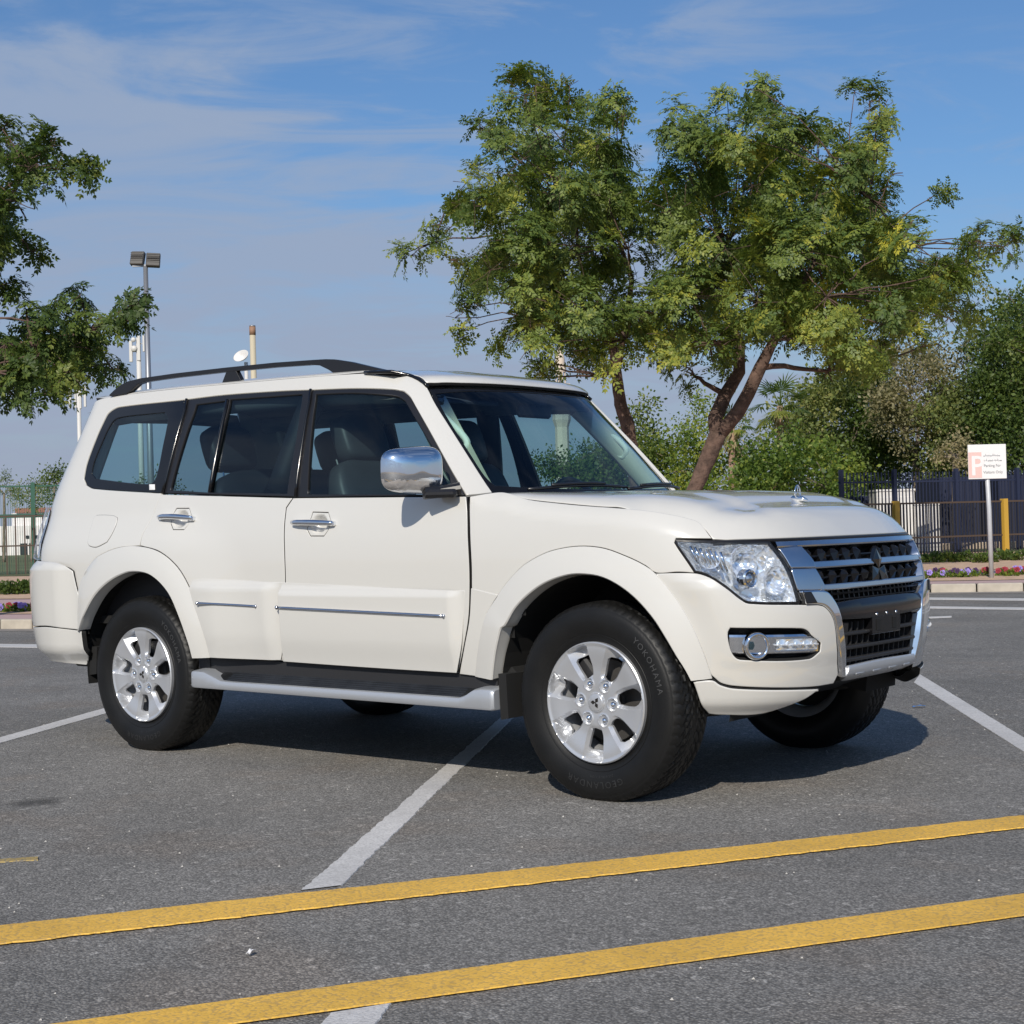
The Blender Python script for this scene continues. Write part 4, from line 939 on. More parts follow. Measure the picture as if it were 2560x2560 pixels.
# ---------------- wheels
WOFF=-.90
def rim_height(x,y):
    r=math.hypot(x,y); a=math.atan2(y,x)
    k=round(a/(2*math.pi/7)); da=a-k*2*math.pi/7
    t=abs(r*math.sin(da)); 
    w=interp(r,[(.0,.06),(.07,.028),(.10,.0175),(.13,.019),(.165,.029),(.20,.041),(.235,.051)])
    hs=.000+.010*sst(.12,.21,r)-.004*sst(.08,.0,r)
    drop=max(0,t-w)*1.35
    base=hs-min(drop,.030+.022*sst(.16,.20,r))
    if r>.215: base=base+(hs+.004-base)*sst(.217,.229,r)
    if r<.105: base=max(base,hs-.010)
    if r<.12: base=base+(hs-base)*sst(.118,.085,r)
    # bolt pockets
    for j in range(6):
        b=math.pi/6+j*math.pi/3; d=math.hypot(x-.076*math.cos(b),y-.076*math.sin(b))
        if d<.028: base=base-.014*sst(.025,.019,d)+.0018*sst(.028,.025,d)
    if r<.040: base+=.006*sst(.040,.037,r)
    return base
def make_wheel():
    w=empty('wheel')
    circ=[Vector((.2315*math.cos(2*math.pi*k/120),.2315*math.sin(2*math.pi*k/120))) for k in range(120)]
    holes=[]
    for k in range(7):
        am=(k+.5)*2*math.pi/7; P=[]
        for r in np.linspace(.106,.178,9):
            wd=interp(r,[(.0,.06),(.07,.028),(.10,.0175),(.13,.019),(.165,.029),(.20,.041),(.235,.051)])+.013
            hw=math.pi/7-math.asin(wd/r); hw=max(hw,.03); P.append((r,hw))
        L=[Vector((r*math.cos(am-h),r*math.sin(am-h))) for r,h in P]; 
        arc=[Vector((.186*math.cos(am+h),.186*math.sin(am+h))) for h in np.linspace(-P[-1][1]*.8,P[-1][1]*.8,7)]
        Rr=[Vector((r*math.cos(am+h),r*math.sin(am+h))) for r,h in reversed(P)]
        holes.append(L+arc+Rr+[Vector((.101*math.cos(am),.101*math.sin(am)))])
    S=lambda x,y:(x,y,rim_height(x,y))
    lines=[]
    for k in range(7):
        a=k*2*math.pi/7
        for sg in (-1,1):
            L=[]
            for r in np.linspace(.098,.226,26):
                w_=interp(r,[(.0,.06),(.07,.028),(.10,.0175),(.13,.019),(.165,.029),(.20,.041),(.235,.051)]); h=math.asin(w_/r)
                L.append(Vector((r*math.cos(a+sg*h),r*math.sin(a+sg*h))))
            lines.append(L)
    for j in range(6):
        b=math.pi/6+j*math.pi/3
        for rr in (.019,.025): lines.append([Vector((.076*math.cos(b)+rr*math.cos(t),.076*math.sin(b)+rr*math.sin(t))) for t in np.linspace(0,2*math.pi,19)])
    v,tris,ids,loops=tri2d(circ,holes,.0036,.0,.002,lines)
    V=[Vector(S(p.x,p.y)) for p in v]; F=list(tris)
    for k,idl in enumerate(ids):
        m_=len(idl); b=len(V)
        if k==0:
            for i in idl: p=V[i]; V.append(p*1.0+Vector((p.x*.02,p.y*.02,-.004)))
            for i in idl: p=V[i]; V.append(Vector((p.x*1.02,p.y*1.02,-.03)))
            for r in range(2):
                for i in range(m_):
                    j=(i+1)%m_; a0,a1=(idl[i],idl[j]) if r==0 else (b+i,b+j); c0,c1=(b+i,b+j) if r==0 else (b+m_+i,b+m_+j)
                    F.append((a0,c0,c1,a1))
        else:
            for i in idl: p=V[i]; V.append(Vector((p.x,p.y,p.z-.012)))
            for i in range(m_): j=(i+1)%m_; F.append((idl[i],idl[j],b+j,b+i))
    # local: z of the rim face -> outward
    rim=mkobj('rim',V,F,SILVER,w)
    import bmesh
    bm=bmesh.new(); bm.from_mesh(rim.data); bmesh.ops.recalc_face_normals(bm,faces=bm.faces)
    for e in bm.edges:
        if len(e.link_faces)==2 and e.calc_face_angle(0)>R(30): e.smooth=False
    bm.to_mesh(rim.data); bm.free()
    MB().lathe([(.236,-.004),(.232,-.02),(.215,-.05),(.195,-.07),(.190,-.15),(.215,-.19),(.235,-.20)],72).build('rim_barrel',SILVER,w,smooth=True)
    MB().lathe([(0,-.075),(.07,-.075),(.075,-.085),(.16,-.085),(.16,-.11),(.0,-.11)],48).build('brake_disc',DISC,w,smooth=False)
    MB().box((.09,.09,-.085),(.13,.09,.08),Matrix.Rotation(.8,3,'Z'),bev=.01).build('brake_caliper',PLAST,w)
    MB().lathe([(.19,-.12),(.0,-.13)],32).build('backing_plate',SHELL,w)
    for j in range(6):
        b=math.pi/6+j*math.pi/3; x,y=.076*math.cos(b),.076*math.sin(b)
        MB().lathe([(0,.004),(.007,.0025),(.012,-.003),(.0135,-.022)],12,'z',(x,y,0)).build('lug_nut',CHROME,w,smooth=True)
    cp=MB().lathe([(0,.0055),(.030,.0055),(.034,.004),(.035,-.002)],32).build('centre_cap',SILVER,w,smooth=True)
    em=MB()
    for k in range(3):
        an=2*math.pi*k/3
        poly=[(a*math.cos(an)-b*math.sin(an),a*math.sin(an)+b*math.cos(an)) for a,b in ((0,0),(.008,.011),(0,.023),(-.008,.011))]
        em.prism(poly,.005,.0068,lambda a,b,h:(a,b,h))
    em.build('emblem',BRONZE,cp)
    # tyre
    RO=.388; N=300
    prof=[(.226,-.19),(.240,-.205),(.262,-.222),(.30,-.236),(.335,-.232),(.362,-.215),(.374,-.203)]
    tread=[(-.196,.378),(-.19,.3815),(-.182,.384)]
    ys_=np.linspace(-.176,-.024-.0,27)
    out=[(.382,-.012),(.3785,-.0055),(.374,.0005),(.369,.0055),(.365,.0085),(.360,.0105),(.3575,.0108),(.354,.0132),(.345,.0165),(.335,.0185),(.32,.020),(.305,.0195),(.29,.017),(.276,.013),(.264,.008),(.2625,.0095),(.258,.0085),(.250,.004),(.243,.0),(.238,-.003),(.232,-.006)]
    rows=[(r,h,0) for r,h in prof]+[(r,h,0) for h,r in tread]+[(RO-.0035*((h+.10)/.076)**2,h,1) for h in ys_]+[(r,h,2 if i<4 else 0) for i,(r,h) in enumerate(out)]
    V=[];F=[];m_=len(rows)
    for k in range(N):
        th=2*math.pi*k/N; ph=(k%6)/6
        for r,h,t in rows:
            d=0
            if t==1:
                q=(h+.10)   # across the tread
                zig=.004*(1 if (k//3)%2 else -1)
                g=False
                for c in (-.052,-.018,.018,.052):
                    if abs(q-c-zig)<.0035: g=True
                if (k+int(abs(q)*150))%5==0 and abs(q)>.02: g=True
                if g: d=-.006
            if t==2 and k%5<1: d=-.0035
            V.append(((r+d)*math.cos(th),(r+d)*math.sin(th),h))
    for k in range(N):
        for i in range(m_-1): F.append((k*m_+i,((k+1)%N)*m_+i,((k+1)%N)*m_+i+1,k*m_+i+1))
    ty=mkobj('tyre',V,F,RUBBER,w)
    import bmesh
    bm=bmesh.new(); bm.from_mesh(ty.data); bmesh.ops.recalc_face_normals(bm,faces=bm.faces)
    for e in bm.edges:
        if len(e.link_faces)==2 and e.calc_face_angle(0)>R(35): e.smooth=False
    bm.to_mesh(ty.data); bm.free()
    # raised sidewall lettering
    def ring_text(s_,r0,size,a0,name,m,outw=True,spread=1.15):
        cu=bpy.data.curves.new('t','FONT'); cu.body=s_; cu.size=size; cu.space_character=spread; cu.resolution_u=2
        ob=bpy.data.objects.new('t',cu); COL.objects.link(ob); bpy.context.view_layer.update()
        me=bpy.data.meshes.new_from_object(ob.evaluated_get(bpy.context.evaluated_depsgraph_get())); bpy.data.objects.remove(ob)
        vs=np.array([v_.co[:] for v_ in me.vertices]); wd=vs[:,0].max()
        fs=[tuple(p.vertices) for p in me.polygons]; V=[]
        zf=lambda r:interp(r,sorted([(a_,b_) for a_,b_ in out[8:15]]))+.0012
        for x,y,_ in vs:
            r=r0+y if outw else r0+size*.7-y; an=a0-(x-wd/2)/r0 if outw else a0+(x-wd/2)/r0
            V.append((r*math.cos(an),r*math.sin(an),zf(r)))
        bpy.data.meshes.remove(me)
        return mkobj(name,V,fs,m,ty,smooth=False)
    ring_text('GEOLANDAR',.302,.036,R(-176),'tyre_lettering',RUBDUST,spread=1.3)
    ring_text('YOKOHAMA',.308,.034,R(-56),'tyre_lettering',RUBPALE,spread=1.3)
    ring_text('265/60R18 110H',.278,.014,R(190),'tyre_lettering',RUBDUST)
    return w
wheel=make_wheel()
HUBZ=.377
def place(w,x,y,side,steer=0,spin=0):
    # local z -> outward (side*y); local x -> car x
    Zv=Vector((0,side,0)); Xv=Vector((-side,0,0)) if side>0 else Vector((1,0,0)); Yv=Zv.cross(Xv)
    m=Matrix((Xv,Yv,Zv)).transposed()
    m=Matrix.Rotation(steer,3,'Z')@m@Matrix.Rotation(spin,3,'Z')
    M4=m.to_4x4(); M4.translation=Vector((x,side*y,HUBZ)); w.matrix_world=M4; w.parent=car; return w
# spoke pointing nearly up: image shows one spoke a little right of the top
wl_=[wheel]+[copy_tree(wheel,car) for _ in range(3)]
place(wl_[0],2.78,.893,-1,R(-1.0),R(90-4)+0); place(wl_[1],0,.893,-1,0,R(90+0))
place(wl_[2],2.78,.893,1,R(-1.0),R(20)); place(wl_[3],0,.893,1,0,R(50))
# mud flaps
for s in (-1,1):
    MB().prism([(2.305,.47),(2.345,.47),(2.352,.292),(2.312,.285)],.70,.905,lambda a,b,h:(a,s*h,b)).build('mud_flap',SHELL,car)
    MB().prism([(-.46,.50),(-.42,.50),(-.43,.36),(-.50,.35)],.70,.86,lambda a,b,h:(a,s*h,b)).build('mud_flap',SHELL,car)
# ---------------- roof rails
for s in (-1,1):
    rl=MB()
    poly=[(-.545,1.822),(-.50,1.845),(-.44,1.868),(-.38,1.881),(-.28,1.888),(0,1.890),(.38,1.886),(.75,1.879),(1.02,1.868),(1.10,1.864),(1.157,1.858),(1.26,1.838),(1.36,1.812),(1.47,1.784),(1.47,1.779),(1.15,1.795),(1.12,1.812),(1.06,1.838),(1.00,1.846),(.75,1.856),(.38,1.864),(0,1.868),(-.24,1.866),(-.30,1.858),(-.36,1.828),(-.40,1.816),(-.545,1.814)]
    rl.prism(poly,.620,.652,lambda a,b,h:(a,s*h,b))
    rl.prism([(.36,1.806),(.40,1.868),(.47,1.866),(.51,1.806)],.622,.650,lambda a,b,h:(a,s*h,b))
    o=rl.build('roof_rail',TRIM,car)
    bv=o.modifiers.new('bevel','BEVEL'); bv.width=.006; bv.segments=3; bv.limit_method='ANGLE'
# ---------------- mirrors
for s in (-1,):
    mr=empty('side_mirror'); mr.parent=car
    if s>0: mr.matrix_world=Matrix.Translation((2.02,.90,0))@Matrix.Rotation(R(62),4,'Z')@Matrix.Translation((-2.02,-.90,0))
    # housing: superellipsoid shell, flattened on the glass side
    v=[];f=[];NU,NV=36,20
    for i in range(NU):
        a=2*math.pi*i/NU
        for j in range(NV+1):
            b=math.pi*j/NV
            ca_,sa_=math.cos(a),math.sin(a); cb,sb=math.cos(b),math.sin(b)
            sg=lambda t,p:math.copysign(abs(t)**p,t)
            # b axis along car x (front +), section in y,z
            Y=.126*sg(ca_,.50)*sb**.60; Z=.096*sg(sa_,.50)*sb**.60; X=.070*cb if cb>0 else .028*cb
            Z*=1-.12*(Y/.128 if Y*1>0 else 0)*0
            v.append((1.955+X+.35*(Y)*-1,s*(1.015+Y),1.305+Z*(1+.10*(-Y/.128))))
    for i in range(NU):
        for j in range(NV): f.append((i*(NV+1)+j,((i+1)%NU)*(NV+1)+j,((i+1)%NU)*(NV+1)+j+1,i*(NV+1)+j+1))
    mats=[];ids=[]
    for q4 in f:
        z=sum(v[k][2] for k in q4)/4; ym=abs(sum(v[k][1] for k in q4)/4); mats.append(0 if z>1.262 else (2 if (z>1.222 and ym>.98) else 1))
    o=mkobj('mirror_housing',v,f,None,mr,mats=([CHROME,CHROMEB,INDIC],mats))
    import bmesh
    bm=bmesh.new(); bm.from_mesh(o.data); bmesh.ops.remove_doubles(bm,verts=bm.verts,dist=1e-5); bmesh.ops.recalc_face_normals(bm,faces=bm.faces); bm.to_mesh(o.data); bm.free()
    MB().box((1.925,s*1.015,1.305),(.004,.20,.14),Matrix.Rotation(s*-.33,3,'Z'),bev=.001).build('mirror_glass',CHROME,mr)
    MB().tube([(2.0,s*.985,1.212),(2.04,s*.93,1.212),(2.10,s*.87,1.222)],[.030,.024,.030],12).box((2.05,s*.93,1.205),(.14,.10,.035),Matrix.Rotation(s*-.5,3,'Z'),bev=.012).build('mirror_arm',TRIM,mr)
    # sail panel
sp=panel('sail_panel',GRN,[(.826,1.362),(.7900,1.2030),(.842,1.2030),(.8230,1.2613)],TRIM,fd,base=.001,grid=.03,gap=0,depth=.01)
# ---------------- rear end
RB=[(4.1,.0)]
def rbd(u,z): return .010+.035*sst(4.62,4.80,u)*sst(.955,.90,z)
endu=UE+.004
ru=[(4.655,.895),(4.7093,.9227),(4.7974,.9424),(4.90,.948),(5.1,.952),(endu,.955),(endu,.62),(5.2,.60),(5.0,.605),(4.8569,.6106),(4.6179,.589),(4.585,.66),(4.60,.72),(4.63,.80)]
rbp=panel('rear_bumper',LOW,ru,PAINT,car,disp=rbd,grid=.03,gap=.0015,depth=.03,edge=.006)
rlo=[(4.6175,.5871),(4.8569,.608),(5.0,.602),(5.2,.598),(endu,.615),(endu,.40),(5.1,.405),(4.92,.41),(4.80,.405),(4.6873,.395),(4.622,.45)]
panel('bumper_lip',LOW,rlo,PAINT,rbp,disp=lambda u,z:.012+.034*sst(4.62,4.85,u)-.05*sst(.50,.40,z),grid=.03,gap=.0015,depth=.03)
tg=panel('tailgate',GRN,[(UG+interp(z,XWS)-.6-XR+.665,z) for z in (.955,1.25)]+[(UG+interp(z,XWS)-.6-XR+1.139,z) for z in (1.25,.955)],PAINT,car,grid=.05)
def ue(v,z): return (UG+interp(z,XWS)-.6-XR+v,z)
tgl=[ue(.505,1.262),ue(.505,1.5),ue(.505,1.775),ue(1.139,1.785),ue(1.139,1.5),ue(1.139,1.262)]
tgh=[ue(.55,1.31),ue(.55,1.5),ue(.55,1.70),ue(1.115,1.71),ue(1.115,1.5),ue(1.115,1.30)]
tf=panel('rear_window_frame',GRN,tgl,BLACKP,tg,holes=[tgh],grid=.05)
panel('window_pane',GRN,tgh,GLASS,tf,grid=.08,gap=-.003,base=-.004,depth=.003)
for s in (-1,1):
    tm=MB()
    v=[];f=[]
    prof=[(.185,-.002),(.20,.012),(.26,.030),(.36,.040),(.50,.040),(.62,.028),(.66,-.002)]
    zs_=[.950,.957,1.0,1.06,1.12,1.19,1.225,1.232]
    for z in zs_:
        e=.2 if z in(.950,1.232) else 1
        for vv,d in prof:
            k=1.0 if z<1.15 else 1-(z-1.15)*.8
            u=UG+interp(z,XWS)-.6-XR+.66+(vv-.66)*(k*(1.0 if z<1.1 else .96)); p=Vector(GRN(u,z))+nrm(GRN,u,z)*(d*e+.003); v.append((p.x,s*p.y,p.z))
    m_=len(prof)
    for i in range(len(zs_)-1):
        for j in range(m_-1): f.append((i*m_+j,i*m_+j+1,(i+1)*m_+j+1,(i+1)*m_+j))
    tlp=empty('tail_lamp'); tlp.parent=car
    mkobj('lamp_lens',v,f,LENS,tlp,smooth=True)
    v2=[];
    for z in (.962,1.04,1.045,1.13,1.135,1.215):
        for vv,d in ((.20,.006),(.28,.016),(.36,.022),(.50,.024),(.62,.014)):
            k=1.0 if z<1.15 else 1-(z-1.15)*.8
            u=UG+interp(z,XWS)-.6-XR+.66+(vv-.66)*k*.97; p=Vector(GRN(u,z))+nrm(GRN,u,z)*(d); v2.append((p.x,s*p.y,p.z))
    f2=[(i*5+j,i*5+j+1,(i+1)*5+j+1,(i+1)*5+j) for i in range(5) for j in range(4)]
    mkobj('lamp_reflector',v2,f2,None,tlp,smooth=False,mats=([FACET,CHROMEB,REDL],[0,1,2,2]+[1]*4+[1,0,2,2]+[1]*4+[0,0,2,2]))
sw=MB().lathe([(0,-.10),(.30,-.10),(.365,-.07),(.385,-.0),(.365,.09),(.30,.10),(0,.10)],48,'x',(-1.24,0,.98)); sw.build('spare_wheel_cover',PAINT,car,smooth=True)
# ---------------- hood ornament
ho=MB(); hx,hz=3.185,HOODZ(3.185,0)
pts=[]
for k in range(25):
    a=2*math.pi*k/24; pts.append((hx,.023*math.cos(a)*(1-.25*math.sin(a)),hz+.038+.026*math.sin(a)))
ho.tube(pts,.0028,8,False)
ho.tube([(hx,.0,hz),(hx,0,hz+.016)],[.006,.004],8)
ho.tube([(hx-.05,0,hz+.003),(hx-.02,0,hz+.008),(hx+.02,0,hz+.008),(hx+.045,0,hz+.001)],[.003,.014,.012,.004],10)
for k in range(3):
    a=math.pi/2+2*math.pi*k/3; ho.tube([(hx,0,hz+.038),(hx,.020*math.cos(a),hz+.038+.020*math.sin(a))],[.002,.003],6)
ho.build('hood_ornament',CHROME,car,smooth=True)
# washer jets and wipers
wp=MB()
for (y0,y1,x0) in ((-.55,.05,2.35),(.05,.60,2.37)):
    pts=[]
    for i in range(12):
        t=i/11; y=y0+(y1-y0)*t; u=y; p=Vector(GRN(u,1.205+.016*math.sin(t*2.6)))+Vector((.02,0,.012)); pts.append(p)
    wp.tube(pts,.007,6); wp.tube([p+Vector((.006,0,.010)) for p in pts[2:9]],.006,6)
wp.build('wiper',TRIM,car,smooth=True)
MB().tube([Vector(GRN(u,1.192))+Vector((.03,0,-.01)) for u in np.linspace(-.60,.60,21)],.018,8).build('cowl_panel',TRIM,car,smooth=True)
# ---------------- cabin
def seat(x,y,w=.50,name='front_seat',mb=True,hr=True):
    st=empty(name); st.parent=car
    b=MB()
    def cushion(c,d,rot,n=10):
        # rounded box via superellipsoid
        v=[];f=[]
        for i in range(24):
            a=2*math.pi*i/24
            for j in range(13):
                bb=math.pi*j/12; sg=lambda t,p:math.copysign(abs(t)**p,t)
                v.append(Vector(c)+rot@Vector((d[0]/2*sg(math.cos(a),.45)*math.sin(bb)**.45,d[1]/2*sg(math.sin(a),.45)*math.sin(bb)**.45,d[2]/2*sg(math.cos(bb),.45))))
        for i in range(24):
            for j in range(12): f.append((i*13+j,i*13+j+1,((i+1)%24)*13+j+1,((i+1)%24)*13+j))
        return v,f
    I=Matrix.Identity(3); rb_=Matrix.Rotation(R(-20),3,'Y')
    for nm,c,d,rr in (('seat_cushion',(x+.05,y,.80),(.52,w,.17),I),('backrest',(x-.26,y,1.10),(.15,w*.96,.62),rb_)):
        v,f=cushion(c,d,rr); mkobj(nm,v,f,LEATHER,st)
    if hr:
        for yy in ([y] if w<.7 else [y-w*.33,y+w*.33]):
            v,f=cushion((x-.385,yy,1.50),(.12,.30,.24),rb_); mkobj('headrest',v,f,LEATHER,st)
            MB().tube([(x-.36,yy-.06,1.36),(x-.38,yy-.06,1.46)],.006,6).tube([(x-.36,yy+.06,1.36),(x-.38,yy+.06,1.46)],.006,6).build('headrest_post',CHROME,st)
    for yy in (-w*.32,w*.32):
        pts=[]
        for i in range(8): t=i/7; p=Vector((x-.175-.20*t,y+yy,.88+.52*t)); pts.append(p)
        MB().tube(pts,.004,5).build('seam',STITCH,st)
seat(1.42,-.37,.54); seat(1.42,.37,.54)
seat(.50,0,1.22,'rear_seat')
ib=MB()
def slab(pts,y0,y1): ib.prism(pts,y0,y1,lambda a,b,h:(a,h,b))
slab([(2.22,1.165),(2.16,1.185),(2.02,1.205),(1.92,1.20),(1.86,1.12),(1.90,.95),(2.0,.75),(2.22,.75)],-.74,.74)
ib.build('dashboard',PLAST,car)
MB().box((.70,0,.64),(3.1,1.66,.04)).box((2.28,0,.9),(.03,1.5,.5)).build('cabin_floor',SHELL,car)
MB().box((1.45,0,.85),(1.0,.20,.30),bev=.03).build('centre_console',PLAST,car)
# steering wheel on the far (left-hand) side
swv=MB(); pts=[]
for k in range(33):
    a=2*math.pi*k/32; p=Vector((0,.185*math.cos(a),.185*math.sin(a))); p=Matrix.Rotation(R(-24),3,'Y')@p; pts.append(p+Vector((1.80,.37,1.115)))
swv.tube(pts,.015,10,False); swv.tube([Vector((1.80,.37,1.115)),Vector((2.0,.37,1.06))],.03,8)
for a in (0,math.pi,-math.pi/2):
    p=Matrix.Rotation(R(-24),3,'Y')@Vector((0,.18*math.cos(a),.18*math.sin(a))); swv.tube([Vector((1.80,.37,1.115)),Vector((1.80,.37,1.115))+p],.014,6)
swv.build('steering_wheel',TRIM,car,smooth=True)
# headliner and pillar trims
hl_=[];fl2=[]
xs=np.linspace(-.78,1.70,14); yy_=np.linspace(-.63,.63,9)
for x in xs:
    for y in yy_: hl_.append((x,y,ROOFZ(min(x,1.6),y)-.045-(.02 if abs(y)>.6 else 0)-(.03 if x>1.6 else 0)))
for i in range(13):
    for j in range(8): fl2.append((i*9+j,i*9+j+1,(i+1)*9+j+1,(i+1)*9+j))
mkobj('headliner',hl_,fl2,HEADL,car)
for s in (-1,1):
    # A pillar trim in pale plastic, inboard of the white metal
    v=[];f=[]
    for z in np.linspace(1.19,1.70,10):
        for u,d in ((.640,.035),(.650,.075),(.70,.120),(.77,.120),(.83,.060),(.835,.040)):
            p=Vector(GRN(u,z))-nrm(GRN,u,z)*d; v.append((p.x,s*p.y,p.z))
    for i in range(9):
        for j in range(5): f.append((i*6+j,i*6+j+1,(i+1)*6+j+1,(i+1)*6+j))
    mkobj('pillar_cover',v,f,BEIGE,car)
    a_=Vector((1.715,s*.600,1.560)); b_=Vector((1.905,s*.610,1.405)); ax_=(b_-a_); L_=ax_.length; ax_=ax_.normalized(); wv_=Vector((.55,s*-.25,.62)); wv_=(wv_-ax_*wv_.dot(ax_)).normalized(); g=[]
    for k in range(33):
        t=2*math.pi*k/32; ca_,sa_=math.cos(t),math.sin(t); e_=.5
        g.append(a_+ax_*(L_/2*(1-math.copysign(abs(ca_)**e_,ca_)))+wv_*(.036*math.copysign(abs(sa_)**e_,sa_)))
    MB().tube(g,.0155,8,False).build('grab_handle',mat('pale_handle',(.85,.84,.76),.6) if s<0 else bpy.data.materials['pale_handle'],car,smooth=True)
    MB().tube([(1.66,s*.60,1.665),(1.2,s*.615,1.69),(.5,s*.625,1.70),(-.3,s*.62,1.71),(-.7,s*.58,1.70)],.045,10).build('roof_side_lining',HEADL,car,smooth=True)
    for xx,w_ in ((1.0,.07),(.10,.06)):
        pts=[(xx-.10+.10*t+.0,s*(ys(xx,1.25+.45*t)-.09),1.25+.45*t) for t in np.linspace(0,1,6)]
        MB().tube(pts,.035 if xx<.5 else .060,10).build('pillar_cover',BEIGE if xx<.5 else PLAST,car,smooth=True)
    pts=[(-.62+.04*t,s*(ys(-.6,1.25+.45*t)-.09),1.25+.45*t) for t in np.linspace(0,1,6)]
    MB().tube(pts,.035,8).build('pillar_cover',BEIGE,car,smooth=True)
    # inner door cards
    MB().prism([(-.55,1.20),(2.10,1.14),(2.10,.62),(-.55,.62)],.79,.80,lambda a,b,h:(a,s*h,b)).build('door_card',PLAST,car)
# rear-view mirror, sensor pod and visors
MB().box((1.80,.02,1.60),(.035,.24,.065),Matrix.Rotation(.1,3,'Y'),bev=.012).box((1.84,.02,1.645),(.05,.05,.06),bev=.01).build('rear_view_mirror',TRIM,car)
MB().box((1.66,-.36,1.655),(.16,.40,.02),Matrix.Rotation(.35,3,'Y'),bev=.006).box((1.66,.36,1.655),(.16,.40,.02),Matrix.Rotation(.35,3,'Y'),bev=.006).build('sun_visor',HEADL,car)
# window sticker in the corner of the quarter glass
MB().build
stq=panel('window_sticker',GRN,[(2.705,1.292),(2.748,1.293),(2.735,1.322),(2.692,1.320)],WHITEL,wq[0],both=False,base=.001,grid=.02,gap=0,depth=.0006)
me=stq.data; co=np.zeros(len(me.vertices)*3); me.vertices.foreach_get('co',co); co=co.reshape(-1,3); co[:,1]*=-1; me.vertices.foreach_set('co',co.ravel()); me.flip_normals()
LINES={'Y1':[(2.4984, -3.3023), (4.2498, -0.4025), (2.6654, -3.409), (4.3259, -0.6034)],
'Y2':[(3.3886, -3.6825), (4.6626, -1.492), (3.7053, -3.4675), (4.7477, -1.7167)],
'W1':[(2.9037, -2.5656), (0.753, 0.9947), (2.9594, -2.4593), (0.843, 0.98)],
'W2':[(3.8035, -3.3083), (3.8391, -3.3766), (3.8628, -3.1885), (3.9359, -3.3109)],
'W3':[(1.8821, 3.9917), (3.5491, 1.447), (2.0575, 3.5136), (3.7072, 1.0297)],
'W4':[(-1.1229, -0.9879), (-1.7291, 0.092), (-0.9192, -1.1181), (-1.4773, -0.0908)],
'W5':[(-7.8126, 3.2875), (-7.1714, 3.4313), (-7.4163, 3.0342), (-6.7999, 3.1785)],
'R1':[(-2.0506, 13.0667), (-0.8483, 13.0541), (-1.8739, 12.6674), (-0.6871, 12.6285)],
'R2':[(-1.2344, 11.267), (-0.1626, 11.2441), (-1.0901, 10.9401), (-0.0306, 10.8958)],
'R3':[(-0.484, 9.5673), (-0.3451, 9.7013), (-0.3926, 9.3603), (-0.2681, 9.5217)],
'YS':[(1.6976, -2.7905), (1.7767, -2.6981), (1.7372, -2.8158), (1.8214, -2.7281)],
'K':[(-10.1235, 4.7644), (-9.6686, 4.9), (-2.5612, 14.1683), (-1.438, 14.6106)],
'P':[(3.2991, -3.1035), (2.6305, 2.318), (-3.4967, 18.6537), (0.8045, -2.0737)],
}
